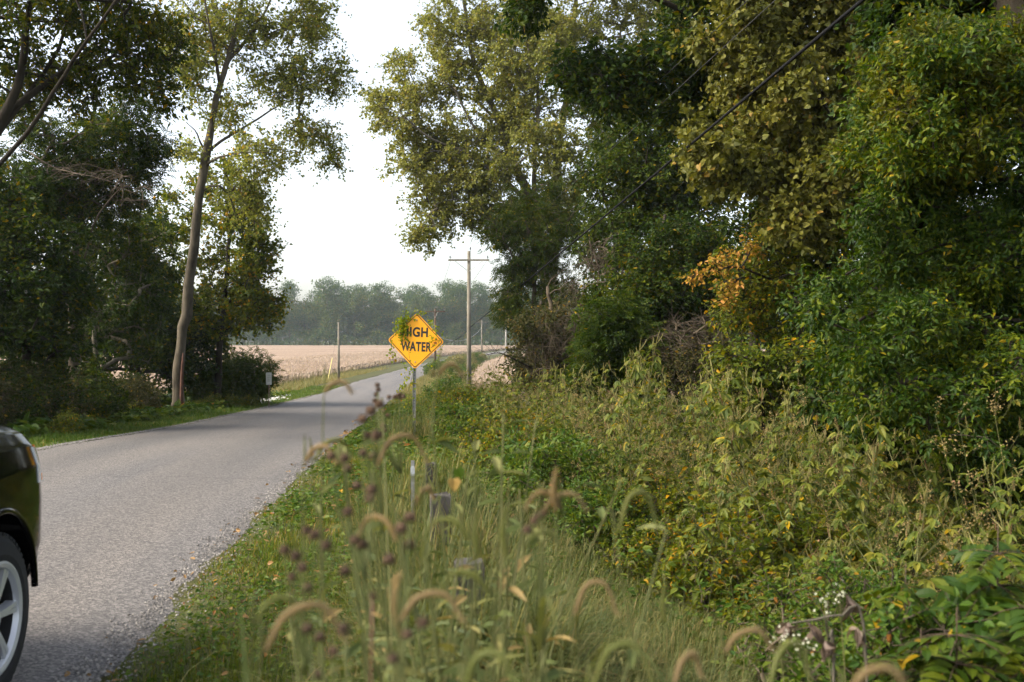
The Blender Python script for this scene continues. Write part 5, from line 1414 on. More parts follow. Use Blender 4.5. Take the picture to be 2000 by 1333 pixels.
# dead curled leaves hanging on a bent twig
def dead_twig(pts, leaves, label, seed):
    rng = np.random.default_rng(seed)
    L = smooth_line(pts, 16); base = L[0].copy()
    root = tag(empty('dead_twig', base), label, 'twig')
    st, lf = MB(), MB()
    tube(st, L - base, np.linspace(.006, .003, 16), 6)
    for px, py, d, s in leaves:
        p = P(px, py, d)
        j = int(np.argmin(np.linalg.norm(L - p, axis=1)))
        prisms(st, (L[j] - base)[None], (p - base)[None], .002)
        for q in range(4):
            V = T_FINE[0].copy(); V[:, 2] += 1.6 * V[:, 0] ** 2 - .5 * (V[:, 1] - .4) ** 2; V[:, 0] *= .75
            scatter(lf, (V, T_FINE[1]), (p - base)[None], np.array([rng.normal(0, .5, 3) - [0, 0, 1]]), np.array([rng.normal(0, 1, 3) - [0, .6, 0]]), s * rng.uniform(.6, .95))
    st.build('stem', BARK_PALE, root, smooth=True); lf.build('curled_leaves', M_DEAD, root)
M_DEAD = leafmat('dead_curled_leaves', [(0, (.06, .042, .033)), (.6, (.13, .095, .075)), (.95, (.19, .14, .11)), (1, (.1, .06, .04))], transl=.2, nscale=6, sat=1)
d = 3.1
g0 = G(1632, d)
dead_twig([g0, P(1629, 1290, d), P(1620, 1250, d - .05), P(1612, 1205, d - .1)], [(1612, 1255, d - .05, .085), (1618, 1262, d, .07)], 'bent grey twig with a pair of dead curled leaves at the thicket base', 951)
d = 3.4
dead_twig([G(1700, d), P(1690, 1240, d), P(1640, 1205, d), P(1590, 1212, d), P(1548, 1218, d)], [(1540, 1218, d, .10), (1585, 1222, d, .085), (1655, 1165, d + .1, .11), (1675, 1228, d, .09)], 'arching brown twig hung with grey dead curled leaves', 952)
# white flowers
def white_flower(px, py, d, label, seed):
    rng = np.random.default_rng(seed)
    base = G(px + 8, d); top = P(px, py, d)
    root = tag(empty('white_aster', base), label, 'wildflower', 'white wildflowers at the thicket base')
    st, fl = MB(), MB()
    L = smooth_line([base, (base + top) / 2 + [.03, 0, 0], top], 10); tube(st, L - base, .0022, 4)
    C = top + rng.normal(0, 1, (16, 3)) * [.02, .014, .02] - base
    for c in C[:12]: prisms(st, (L[-2] - base)[None], c[None], .0009)
    for c in C:
        n = 6; a = np.linspace(0, 6.28, n, endpoint=False)
        q = Vector((0, 0, 1)).rotation_difference(Vector(rng.normal(0, .6, 3) + [0, -.5, .8])).to_matrix()
        scatter(fl, T_OVATE, np.tile(c, (n, 1)), np.stack([np.cos(a), np.sin(a), .2 + 0 * a], -1) @ np.array(q).T, np.tile(np.array(q) @ [0, 0, 1], (n, 1)), .0055)
    st.build('stem', L_STEM, root); fl.build('blossoms', M_WHITEF, root)
M_WHITEF = leafmat('white_petals', [(0, (.5, .5, .42)), (1, (.7, .7, .62))], transl=.3)
white_flower(1640, 1158, 3.6, 'white wildflower cluster above the grey dead leaves', 961)
white_flower(1612, 1185, 3.5, 'white wildflower cluster left of the grey dead leaves', 962)
white_flower(1575, 1268, 3.2, 'low white wildflower cluster beside the bent twig', 963)
white_flower(1525, 1252, 3.3, 'lowest left white wildflower cluster next to the grass', 964)
# single yellow leaf on a tall blade
d = 2.6
r0 = tag(empty('climbing_bindweed', G(880, d)), 'thin vine stem with one yellow and one green leaf above the middle weathered post', 'vine')
b0 = np.array(r0.location); st, lf = MB(), MB()
L = smooth_line([b0, P(884, 1010, d), P(880, 960, d), P(885, 915, d)], 10); tube(st, L - b0, .002, 4)
scatter(lf, T_HEART, np.array([P(886, 934, d) - b0]), np.array([[.1, -.2, -1.0]]), np.array([[.2, -1, .1]]), np.array([.037]))
st.build('stem', L_STEM, r0); lf.build('yellow_leaf', plain('yellow_leaf', (.34, .21, .05), .7, noise=.4, scale=40), r0)
lf = MB(); scatter(lf, T_HEART, np.array([P(893, 914, d + .02) - b0]), np.array([[.3, -.2, -1.0]]), np.array([[.2, -1, .3]]), np.array([.036])); lf.build('green_leaf', L_CLOVER, r0)
# ------------------------------------------------------------------ the yellow sign
M_YEL = plain('sign_yellow', (.90, .385, .001), .45, noise=.06, scale=3)
M_BLK = plain('sign_black', (.012, .011, .010), .6)
M_GALV = plain('galvanised_steel', (.24, .24, .235), .5, metal=.6, noise=.3, scale=20)
M_WOOD = barkmat('weathered_grey_wood', (.03, .027, .025), (.095, .087, .08), 9)
M_POLE = barkmat('pale_pole_wood', (.10, .09, .068), (.20, .18, .145), 5)
M_POLEB = barkmat('brown_pole_wood', (.05, .032, .02), (.105, .072, .048), 5)
def round_rect(w_, h_, r, n=6):
    out = []
    for cx, cy_, a0 in ((w_ / 2 - r, h_ / 2 - r, 0), (-w_ / 2 + r, h_ / 2 - r, 90), (-w_ / 2 + r, -h_ / 2 + r, 180), (w_ / 2 - r, -h_ / 2 + r, 270)):
        for i in range(n + 1):
            a = R(a0 + 90 * i / n); out.append((cx + r * math.cos(a), cy_ + r * math.sin(a)))
    return np.array(out)
def plate(mb, outline, y0, y1):
    n = len(outline)
    V = np.concatenate([np.stack([outline[:, 0], np.full(n, y0), outline[:, 1]], -1), np.stack([outline[:, 0], np.full(n, y1), outline[:, 1]], -1)])
    i = np.arange(n); j = (i + 1) % n
    mb.add(V, [list(range(n))], [list(range(2 * n - 1, n - 1, -1))], np.stack([i, i + n, j + n, j], -1))
def ring(mb, o1, o2, y0, y1):
    n = len(o1); f = lambda o, y: np.stack([o[:, 0], np.full(n, y), o[:, 1]], -1)
    V = np.concatenate([f(o1, y0), f(o2, y0), f(o1, y1), f(o2, y1)])
    i = np.arange(n); j = (i + 1) % n
    mb.add(V, np.stack([i, j, j + n, i + n], -1), np.stack([i + 2 * n, i + 3 * n, j + 3 * n, j + 2 * n], -1), np.stack([i, i + 2 * n, j + 2 * n, j], -1), np.stack([i + n, j + n, j + 3 * n, i + 3 * n], -1))
d = 19.0
sc_c = P(812.5, 666.5, d)
sb = G(808, d)
sign = tag(empty('warning_sign', sb), 'yellow diamond HIGH WATER warning sign on a steel post, half covered in vine', 'road sign')
side = .765
c0 = sc_c - sb
Rs = Matrix.Rotation(R(2.3), 3, 'Y')          # leans a little
Rm = np.array(Rs)
def on_sign(mb, off=0.0):
    mb.V = [v @ Rm.T + c0 for v in mb.V]
a45 = np.array([[math.cos(R(45)), -math.sin(R(45))], [math.sin(R(45)), math.cos(R(45))]])
mb = MB(); plate(mb, round_rect(side, side, .05) @ a45.T, 0, .003); on_sign(mb); mb.build('sign_panel', M_YEL, sign)
mb = MB(); ring(mb, round_rect(side - .036, side - .036, .038) @ a45.T, round_rect(side - .064, side - .064, .03) @ a45.T, -.0025, -.0005); on_sign(mb); mb.build('border', M_BLK, sign)
def text_part(txt, cx, cz, h, wd, parent, mat, name='lettering', bold=.036):
    cu = bpy.data.curves.new(name, 'FONT'); cu.body = txt; cu.size = 1.0; cu.align_x = 'LEFT'; cu.offset = bold; cu.extrude = .001; cu.space_character = 1.08
    to = bpy.data.objects.new(name, cu); COL.objects.link(to)
    bpy.context.view_layer.update()
    me = bpy.data.meshes.new_from_object(to.evaluated_get(bpy.context.evaluated_depsgraph_get()))
    bpy.data.objects.remove(to)
    n = len(me.vertices); V = np.zeros(n * 3, np.float32); me.vertices.foreach_get('co', V); V = V.reshape(-1, 3).astype(float)
    lo, hi = V.min(0), V.max(0)
    X = (V[:, 0] - (lo[0] + hi[0]) / 2) / (hi[0] - lo[0]) * wd + cx
    Z = (V[:, 1] - (lo[1] + hi[1]) / 2) / (hi[1] - lo[1]) * h + cz
    Y = -.0025 + np.where(V[:, 2] > 0, 0, .0018)
    Q = np.stack([X, Y, Z], -1) @ Rm.T + c0
    me.vertices.foreach_set('co', Q.astype(np.float32).ravel()); me.update()
    me.materials.clear(); me.materials.append(mat)
    o = bpy.data.objects.new(name, me); COL.objects.link(o); o.parent = parent
    return o
text_part('HIGH', -.028, .172, .19, .50, sign, M_BLK)
text_part('WATER', .005, -.105, .185, .585, sign, M_BLK)
mb = MB()
pt = np.array([.0 + (P(810, 721, d) - sc_c)[0], .028, .36])
# flanged steel post with holes down its face
pl = smooth_line([[0, .03, -.05], [0.01, .03, 1.0], c0 + [-.0, .03, .30]], 10)
for (ox, oy, w_, t_) in ((0, 0, .044, .006), (-.026, -.008, .008, .02), (.026, -.008, .008, .02)):
    n = len(pl)
    for i in range(n - 1):
        a, b = pl[i], pl[i + 1]
        V = [[q[0] + ox + sx * w_ / 2, q[1] + oy + sy * t_ / 2, q[2]] for q in (a, b) for sx, sy in ((-1, -1), (1, -1), (1, 1), (-1, 1))]
        mb.add(V, [[0, 1, 5, 4], [1, 2, 6, 5], [2, 3, 7, 6], [3, 0, 4, 7], [0, 3, 2, 1], [4, 5, 6, 7]])
mb.build('post', M_GALV, sign)
mb = MB()
for z in np.arange(.3, 1.45, .06):
    x = np.interp(z, pl[:, 2], pl[:, 0])
    lathe(mb, [(.0001, .026 - .0034), (.007, .026 - .0034), (.007, .026), (.0001, .026)], 8, 'y', (x, 0, z))
mb.build('post_hole', M_BLK, sign)
for z in (.40, -.40):
    mb = MB(); lathe(mb, [(.0001, -.010), (.012, -.009), (.014, -.003), (.014, 0), (.0001, 0)], 12, 'y', (0.0, 0, z)); on_sign(mb); mb.build('bolt', M_GALV, sign, smooth=True)
# rust streak patches round the right corner
mb = MB()
for (x, z, r_) in ((.37, -.02, .035), (.39, .045, .02), (.33, -.09, .015)):
    o_ = np.array([[x + r_ * rng.uniform(.6, 1.1) * math.cos(a), z + r_ * rng.uniform(.6, 1.3) * math.sin(a)] for a in np.linspace(0, 6.28, 12, endpoint=False)])
    plate(mb, o_, -.0012, -.0002)
on_sign(mb); mb.build('rust_patch', plain('rust', (.30, .10, .02), .9, noise=.4, scale=40), sign)

# vine on the sign
L_VINE = leafmat('vine_leaves', [(0, (.09, .14, .025)), (.5, (.17, .21, .04)), (.85, (.25, .25, .05)), (.97, (.3, .27, .05)), (1, (.3, .16, .04))], nscale=6, namt=.4, acc=.015)
vine = tag(empty('climbing_vine', G(804, d - .06)), 'leafy green vine climbing the sign post, covering the H of HIGH', 'vine')
vb = np.array(vine.location)
st, lf = MB(), MB()
vr = np.random.default_rng(31)
def strand(pp, n, s, sp, dz=-.05, w_=.0028):
    L = smooth_line([P(x, y, d + dz + vr.normal(0, .02)) if not isinstance(x, np.ndarray) else x for x, y in pp], 16)
    tube(st, L - vb, w_, 4)
    i = vr.integers(0, 15, n); C = L[i] + (L[i + 1] - L[i]) * vr.random((n, 1)) + vr.normal(0, 1, (n, 3)) * sp * np.array([1, .5, 1])
    C[:, 1] = np.minimum(C[:, 1], d - .015)
    scatter(lf, T_HEART, C - vb, vr.standard_normal((n, 3)) * [1, .4, .8] - [0, .1, .5], vr.standard_normal((n, 3)) * .6 - [0, 1.2, -.2], s * vr.uniform(.6, 1.3, n))
strand([(804, 880), (806, 800), (807, 740), (800, 700), (796, 660), (794, 630), (800, 615)], 24, .05, .05, -.04)
strand([(788, 660), (788, 648), (783, 635), (786, 622)], 110, .038, .05)
strand([(788, 640), (785, 628), (790, 618), (799, 613)], 64, .038, .05)
strand([(786, 668), (784, 656), (780, 645)], 22, .034, .035)
strand([(792, 640), (784, 632), (776, 640), (784, 655)], 60, .036, .05)
strand([(800, 622), (810, 610), (822, 612), (834, 622), (842, 634)], 40, .04, .035, -.02)
strand([(842, 632), (852, 642), (860, 652), (864, 664)], 30, .035, .035)
strand([(850, 660), (858, 672), (862, 690), (856, 700)], 18, .035, .04)
strand([(842, 655), (846, 668), (843, 680)], 14, .035, .03)
strand([(762, 664), (766, 676), (763, 690), (768, 702), (760, 718)], 24, .04, .03)
strand([(765, 690), (774, 700), (772, 705)], 8, .035, .02)
strand([(807, 722), (799, 728), (796, 738), (788, 750), (782, 758), (776, 764)], 40, .045, .035)
strand([(800, 728), (790, 715), (786, 702)], 10, .035, .03)
strand([(805, 735), (800, 755), (794, 775), (790, 790)], 18, .04, .04)
strand([(838, 716), (846, 708), (852, 690)], 9, .03, .02)
st.build('stem', L_STEM, vine, smooth=True); lf.build('leaves', L_VINE, vine)

# ------------------------------------------------------------------ weathered posts
def wood_post(px, d, top_py, wpx, label, plate_=False, lean=0.0):
    g0 = G(px, d); top = P(px, top_py, d)
    h = top[2] - g0[2]; w_ = wpx / FOC * d
    root = tag(empty('wooden_post', g0, R(8)), label, 'post', 'weathered guide posts along the verge')
    rng_ = np.random.default_rng(int(px))
    mb = MB()
    zs = np.array([-.1, h * .3, h * .6, h * .85, h - .012, h])
    rings = []
    for i, z in enumerate(zs):
        s = w_ * (1 if i < 5 else .93)
        o_ = round_rect(s, s, s * .1, 2) + rng_.normal(0, s * .012, (12, 2))
        zt = z + (rng_.normal(0, .006, 12) if i >= 4 else 0)
        rings.append(np.stack([o_[:, 0] + lean * z, o_[:, 1], np.broadcast_to(zt, 12)], -1))
    V = np.concatenate(rings); n = 12
    i = np.arange(len(zs) - 1)[:, None] * n; j = np.arange(n)[None]; k = (j + 1) % n
    mb.add(V, np.stack([i + j, i + k, i + n + k, i + n + j], -1).reshape(-1, 4), [list(range(len(V) - n, len(V)))])
    mb.build('shaft', M_WOOD, root)
    if plate_:
        mb = MB(); box(mb, (-w_ * .15, -w_ * .56, h - .06), (w_ * .6, .004, .07)); mb.build('reflector', plain('dull_white_reflector', (.55, .57, .6), .4), root)
    return root
wood_post(917, 4.7, 1100, 56, 'nearest weathered grey wooden post, widest of the row and half hidden by grass')
wood_post(864, 6.5, 966, 40, 'middle weathered grey wooden post with a clean square top', lean=-.02)
wood_post(842, 9.6, 905, 22, 'farthest short weathered wooden post, small beside the grass stems')
# slim delineator with a small white plate
g0 = G(806, 8.4)
r0 = tag(empty('marker_stake', g0), 'slim steel marker stake with a small white plate left of the wooden posts', 'marker')
h = P(806, 900, 8.4)[2] - g0[2]
mb = MB(); box(mb, (0, 0, h / 2 - .05), (.03, .008, h + .1)); mb.build('stake', M_GALV, r0)
mb = MB(); plate(mb, round_rect(.035, .085, .008, 3), -.008, -.0045); mb.V = [v + [0, 0, h - .09] for v in mb.V]; mb.build('plate', plain('white_plate', (.3, .32, .34), .5, noise=.3), r0)
# small white sign across the road
d = 41.5
g0 = G(525, d)
r0 = tag(empty('marker_sign', g0), 'small pale rectangular sign on a thin post at the field corner across the road', 'road sign')
zt, zb = P(525, 728, d)[2] - g0[2], P(525, 752, d)[2] - g0[2]
mb = MB(); box(mb, (0, .02, (zt - .1) / 2), (.035, .02, zt - .1)); mb.build('post', plain('brown_steel_post', (.10, .06, .045), .7), r0)
mb = MB(); plate(mb, round_rect(.235, zt - zb, .02, 3), 0, .004); mb.V = [v + [0, 0, (zt + zb) / 2] for v in mb.V]; mb.build('panel', plain('faded_white_panel', (.27, .285, .265), .7, noise=.15), r0)
mb = MB()
for i, (w_, zz) in enumerate(((.13, .14), (.15, .06), (.11, -.02), (.14, -.1))): box(mb, (0, -.002, (zt + zb) / 2 + zz), (w_, .002, .022))
mb.build('faded_mark', plain('faded_grey', (.16, .17, .16), .7), r0)

# ------------------------------------------------------------------ utility poles and cables
M_INS = plain('insulator', (.05, .05, .055), .3)
M_CABLE = plain('black_cable', (.008, .008, .009), .9, spec=.1)
M_WIRE = plain('grey_wire', (.05, .05, .05), .8, spec=.2)
def utility_pole(base, h, r0_, label, mat, arm=None, arm_z=.5, brace=True, braced=1.1, yaw=0.0, pin=True, double=False):
    root = tag(empty('utility_pole', base, yaw), label, 'utility pole', 'utility poles along the road')
    mb = MB(); tube(mb, [[0, 0, -.3], [0, 0, h * .5], [0, 0, h]], [r0_, r0_ * .85, r0_ * .66], 14); mb.build('pole', mat, root, smooth=True)
    if arm:
        za = h - arm_z
        mb = MB(); box(mb, (0, -r0_ * .66 - .055, za), (arm, .09, .115)); mb.build('crossarm', mat, root)
        if double:
            mb = MB(); box(mb, (0, r0_ * .66 + .055, za), (arm, .09, .115)); mb.build('crossarm', mat, root)
        if brace:
            for s in (-1, 1):
                mb = MB(); tube(mb, [[s * braced, -r0_ * .66 - .1, za - .04], [s * .02, -r0_ - .03, za - .75]], .018, 6); mb.build('brace', M_GALV, root)
        for s in (-1, 1):
            mb = MB(); lathe(mb, [(.012, 0), (.012, .09), (.04, .10), (.05, .14), (.035, .17), (.045, .2), (.02, .24), (.0001, .245)], 10, 'z', (s * (arm / 2 - .12), -r0_ * .66 - .055, za + .058)); mb.build('insulator', M_INS, root, smooth=True)
    if pin:
        mb = MB(); lathe(mb, [(.014, -.15), (.014, .1), (.045, .11), (.055, .16), (.035, .2), (.045, .23), (.02, .28), (.0001, .285)], 10, 'z', (r0_ * .55, 0, h)); mb.build('insulator', M_INS, root, smooth=True)
    return root
d1 = 66.0
b1 = G(916, d1); t1 = P(918.5, 491, d1)
h1 = t1[2] - b1[2]
utility_pole(b1, h1, .165, 'nearest pale wooden utility pole with a braced crossarm, rising from the weeds', M_POLE, 2.72, (P(918, 509, d1)[2] - t1[2]) * -1, True, .95)
d2 = 116.0
b2 = G(850, d2); t2 = P(850, 604, d2)
utility_pole(b2, t2[2] - b2[2], .15, 'brown utility pole with a wide crossarm directly behind the right of the yellow sign', M_POLEB, 2.25, .30, True, .3, pin=True, double=True)
d3 = 215.0
b3 = G(941, d3); t3 = P(941, 626, d3)
utility_pole(b3, t3[2] - b3[2], .17, 'distant utility pole with a short crossarm seen right of the nearest pole', M_POLE, 2.6, .4, False)
d4 = 190.0
b4 = G(988, d4); t4 = P(988, 612, d4)
utility_pole(b4, t4[2] - b4[2], .17, 'pale bare utility pole at the left rim of the right hand trees', plain('white_pole_wood', (.3, .29, .26), .8), None)
d5 = 88.0
b5 = G(661.5, d5); t5 = P(661.5, 630, d5)
pole5 = utility_pole(b5, t5[2] - b5[2], .115, 'short pole without crossarm standing alone at the edge of the left field', M_POLE, None, pin=False)
g5 = np.array([G(640, d5 - 2)[0], d5 - 2, float(ground(G(640, d5 - 2)[0], d5 - 2))])
root = tag(empty('guy_wire', g5), 'guy wire with a yellow guard slanting down from the lone pole by the left field', 'guy wire')
tp5 = np.array([b5[0], b5[1], b5[2] + (t5[2] - b5[2]) * .93])
mb = MB(); tube(mb, [[0, 0, 0], tp5 - g5], .006, 5); mb.build('wire', M_WIRE, root)
q = (tp5 - g5); mb = MB(); tube(mb, [q * .02, q * .42], .03, 6); mb.build('guard', plain('yellow_guard', (.6, .5, .16), .6), root)
def cable(a, b, sag, r, label, mat, n=40, name='overhead_wire'):
    a, b = np.array(a, float), np.array(b, float)
    t = np.linspace(0, 1, n)[:, None]
    L = a + (b - a) * t - np.array([0, 0, 1.0]) * 4 * sag * t * (1 - t)
    mb = MB(); tube(mb, L - a, r, 6)
    o = mb.build(name, mat, loc=a, smooth=True)
    return tag(o, label, 'cable', 'overhead lines along the road')
def ray(px, py, d): return P(px, py, d)
def span(p0, px, py, d, ext=1.25):
    """from p0 past the point seen at px, py, d"""
    q = ray(px, py, d); return p0 + (q - p0) * ext
pa = P(917, 641, d1)
cable(pa + [0, -.2, 0], span(pa, 1682, 0, 11.0, 1.12), .05, .022, 'thick black cable sweeping from the nearest pole up over the large leaved tree', M_CABLE, name='telephone_cable')
zL = P(882, 503, d1); zR = P(955, 503, d1); zT = P(919, 487, d1)
for p0, (x, y_, dd), lab in ((zL, (1184, 0, 20), 'thin wire from the left end of the nearest crossarm, leftmost of the three'), (zT, (1420, 30, 17), 'thin wire from the top of the nearest pole, between the other two'), (zR, (1440, 60, 16), 'thin wire from the right end of the nearest crossarm, crossing the dark branch')):
    cable(p0, span(p0, x, y_, dd, 1.3), .1, .0055, lab, M_WIRE)
p2a = P(840, 607, d2); p2b = P(866, 607, d2); p2m = P(850, 655, d2)
cable(zL, p2a, .55, .009, 'thin wire between the left crossarm ends of the nearest and the brown pole', M_WIRE)
cable(zR, p2b, .55, .009, 'thin wire between the right crossarm ends of the nearest and the brown pole', M_WIRE)
cable(pa, p2m, .9, .02, 'black cable sagging between the nearest pole and the brown pole', M_CABLE, name='telephone_cable')
p3 = P(941, 640, d3); p3a = P(930, 630, d3); p3b = P(952, 630, d3)
cable(p2m, p3, 1.6, .025, 'pale cable sagging deeply from the brown pole to the distant pole', plain('pale_cable', (.3, .3, .3), .5), name='telephone_cable')
cable(p2a, p3a, .8, .012, 'thin wire from the brown pole to the left end of the distant crossarm', M_WIRE)
cable(p2b, p3b, .8, .012, 'thin wire from the brown pole to the right end of the distant crossarm', M_WIRE)
cable(t5 + [0, 0, -.1], P(838, 612, d2), .4, .010, 'thin wire from the lone field pole across to the brown pole', M_WIRE)
# fallen bare branches at the rim of the right hand trees
def bare_branch(pts, label, seed, r=.03):
    rng_ = np.random.default_rng(seed); st = MB(); L = smooth_line(pts, 14); b = L[0].copy()
    tube(st, L - b, np.linspace(r, r * .25, 14), 6)
    for i in range(14):
        j = rng_.integers(3, 13); p = L[j]; e = p + unit(rng_.normal(0, 1, 3) + unit(L[-1] - L[0])) * rng_.uniform(.2, .7)
        prisms(st, (p - b)[None], (e - b)[None], r * .18)
    return tag(st.build('bare_branch', BARK_DARK, loc=b, smooth=True), label, 'branch')
d = 30
bare_branch([P(1040, 720, d), P(1000, 700, d - .2), P(975, 690, d - .3), P(948, 694, d - .5)], 'bare branch poking left from the right hand trees over the tan field', 41)
bare_branch([P(1045, 690, d), P(1010, 682, d - .2), P(985, 690, d - .3), P(968, 715, d - .5)], 'curved bare twig hanging over the right edge of the tan field', 42, .02)
# ------------------------------------------------------------------ the dark car at the left edge
M_PAINT = plain('black_paint', (.002, .002, .0022), (.08), spec=.1, coat=.14)
M_TRIMB = plain('black_plastic', (.015, .015, .016), .6)
M_GLASS = plain('dark_glass', (.01, .012, .012), .04, spec=.8)
M_TYRE = plain('tyre_rubber', (.014, .014, .015), .85, noise=.3, scale=30)
M_RIM = plain('silver_alloy', (.62, .63, .66), .35, metal=.5)
M_LAMP = plain('headlight_glass', (.75, .77, .80), .06, spec=.8, coat=1.0)
M_AMBER = plain('amber_marker', (.55, .16, .01), .25)
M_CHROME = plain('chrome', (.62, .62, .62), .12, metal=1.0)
M_RED = plain('red_lamp', (.25, .01, .01), .2)
ST = [  # y along the car from the front axle, half width, bottom, top
    (1.00, .52, .55, 1.06), (.96, .68, .51, 1.15), (.88, .82, .49, 1.225), (.76, .91, .47, 1.28), (.60, .965, .45, 1.32), (.40, .99, .42, 1.34), (.0, 1.01, .38, 1.36),
    (-.5, 1.015, .33, 1.34), (-.95, 1.015, .32, 1.345), (-1.8, 1.015, .32, 1.35), (-2.6, 1.015, .34, 1.35), (-3.3, 1.01, .38, 1.345), (-3.75, .985, .42, 1.34), (-3.98, .93, .46, 1.32), (-4.06, .80, .5, 1.27)]
ST = np.array(ST)[::-1]
YS = ST[:, 0]
def dims(y):
    return [np.interp(y, YS, ST[:, k]) for k in (1, 2, 3)]
TT = np.array([0, .12, .2, .3, .45, .6, .72, .8, .87, .93, 1.0])
def side_pt(y, t):
    """point of the body section at station y; t runs from the sill (0) over the side to the middle of the hood (1)"""
    w_, b, h = dims(y)
    H = h - b
    X = np.interp(t, TT, [0, .86, .955, .995, 1.0, .99, .955, .90, .80, .5, 0]) * w_
    Z = b + np.interp(t, TT, [0, 0, .06, .22, .48, .70, .82, .895, .955, 1.0, 1.02]) * H
    return np.stack([X, np.broadcast_to(y, np.shape(X)) + 0 * X, Z], -1)
car = tag(empty('parked_car', (0, 0, 0)), 'black sport utility vehicle cut off by the left edge, its front wheel and headlight showing', 'car')
ys = np.unique(np.concatenate([np.linspace(-4.06, 1.0, 70), np.linspace(.5, 1.0, 22)]))
ts = np.unique(np.concatenate([np.linspace(0, 1, 40), TT]))
V = []
for y in ys:
    p = side_pt(np.full(len(ts), y), ts); q = p[::-1][1:].copy(); q[:, 0] *= -1
    V.append(np.concatenate([p, q]))
V = np.array(V); m_, n_ = V.shape[:2]
# smooth lengthwise so that the stations do not show
for _ in range(3):
    V[1:-1] = .25 * V[:-2] + .5 * V[1:-1] + .25 * V[2:]
mb = MB(); i = np.arange(m_ - 1)[:, None] * n_; j = np.arange(n_ - 1)[None]
F = np.stack([i + j, i + n_ + j, i + n_ + j + 1, i + j + 1], -1).reshape(-1, 4)
i2 = np.arange(m_ - 1) * n_
Fb = np.stack([i2, i2 + n_ - 1, i2 + 2 * n_ - 1, i2 + n_], -1)
mb.add(V.reshape(-1, 3), F, Fb, [list(range(n_))], [[(m_ - 1) * n_ + q for q in range(n_)][::-1]])
body = mb.build('body', M_PAINT, car, smooth=True)
# wheel arches cut out
AXR, TR = -2.95, .405
cut = MB()
for y in (0, AXR):
    for s in (-1, 1):
        a = np.arange(36) * 2 * math.pi / 36
        Vc = np.array([[s * xx, y + .475 * math.cos(q), TR + .02 + .475 * math.sin(q)] for xx in (.62, 1.2) for q in a])
        k = np.arange(36); l = (k + 1) % 36
        Fs = np.stack([k, l, l + 36, k + 36], -1)
        if s < 0: Fs = Fs[:, ::-1]
        cut.add(Vc, Fs[:, ::-1] if False else Fs, [list(range(36))[::-1] if s > 0 else list(range(36))], [list(range(36, 72)) if s > 0 else list(range(36, 72))[::-1]])
co_ = cut.build('wheel_cut', M_TRIMB)
for o_ in (body, co_):
    bm = bmesh.new(); bm.from_mesh(o_.data); bmesh.ops.recalc_face_normals(bm, faces=bm.faces); bm.to_mesh(o_.data); bm.free()
md = body.modifiers.new('cut', 'BOOLEAN'); md.object = co_; md.operation = 'DIFFERENCE'; md.solver = 'EXACT'
bpy.context.view_layer.update()
dg = bpy.context.evaluated_depsgraph_get()
me = bpy.data.meshes.new_from_object(body.evaluated_get(dg))
body.modifiers.clear(); body.data = me
bpy.data.objects.remove(co_)
while len(me.materials) > 1: me.materials.pop()
me.set_sharp_from_angle(angle=R(40))

def surf(y, t):
    """the smoothed body surface"""
    fy = np.interp(y, ys, np.arange(m_)); ft = np.interp(t, ts, np.arange(len(ts)))
    a, b = np.minimum(fy.astype(int), m_ - 2), np.minimum(ft.astype(int), len(ts) - 2)
    u, v = (fy - a)[..., None], (ft - b)[..., None]
    return (1 - u) * ((1 - v) * V[a, b] + v * V[a, b + 1]) + u * ((1 - v) * V[a + 1, b] + v * V[a + 1, b + 1])
def patch_on(name, y0, y1, t0, t1, mat, parent, sgn=1, off=.006, ny=14, nt2=8, warp=None):
    """a thin shell lying on the body between two stations and two section positions"""
    Y, T = np.meshgrid(np.linspace(y0, y1, ny), np.linspace(t0, t1, nt2), indexing='ij')
    if warp: Y, T = warp(Y, T)
    Q = surf(Y, T)
    dY = surf(Y + .01, T) - surf(Y - .01, T); dT = surf(Y, np.minimum(T + .01, 1)) - surf(Y, np.maximum(T - .01, 0))
    N = unit(np.cross(dY, dT)); N[(N[..., 0] < 0)] *= -1
    up = (np.abs(N[..., 0]) < .05) & (N[..., 2] < 0); N[up] *= -1
    A = Q + N * off; B = Q - N * .02
    n = ny * nt2; idx = np.arange(n).reshape(ny, nt2)
    f = lambda I: np.stack([I[:-1, :-1], I[1:, :-1], I[1:, 1:], I[:-1, 1:]], -1).reshape(-1, 4)
    edge = np.concatenate([idx[:-1, 0], idx[-1, :-1], idx[::-1, -1][:-1], idx[0, ::-1][:-1]])
    e2 = np.roll(edge, -1)
    W = np.concatenate([A.reshape(-1, 3), B.reshape(-1, 3)])
    if sgn < 0: W = W * [-1, 1, 1]
    mb = MB(); mb.add(W, f(idx), f(idx)[:, ::-1] + n, np.stack([edge, e2, e2 + n, edge + n], -1))
    o_ = mb.build(name, mat, parent, smooth=True)
    bm = bmesh.new(); bm.from_mesh(o_.data); bmesh.ops.recalc_face_normals(bm, faces=bm.faces); bm.to_mesh(o_.data); bm.free()
    o_.data.set_sharp_from_angle(angle=R(45))
    return o_
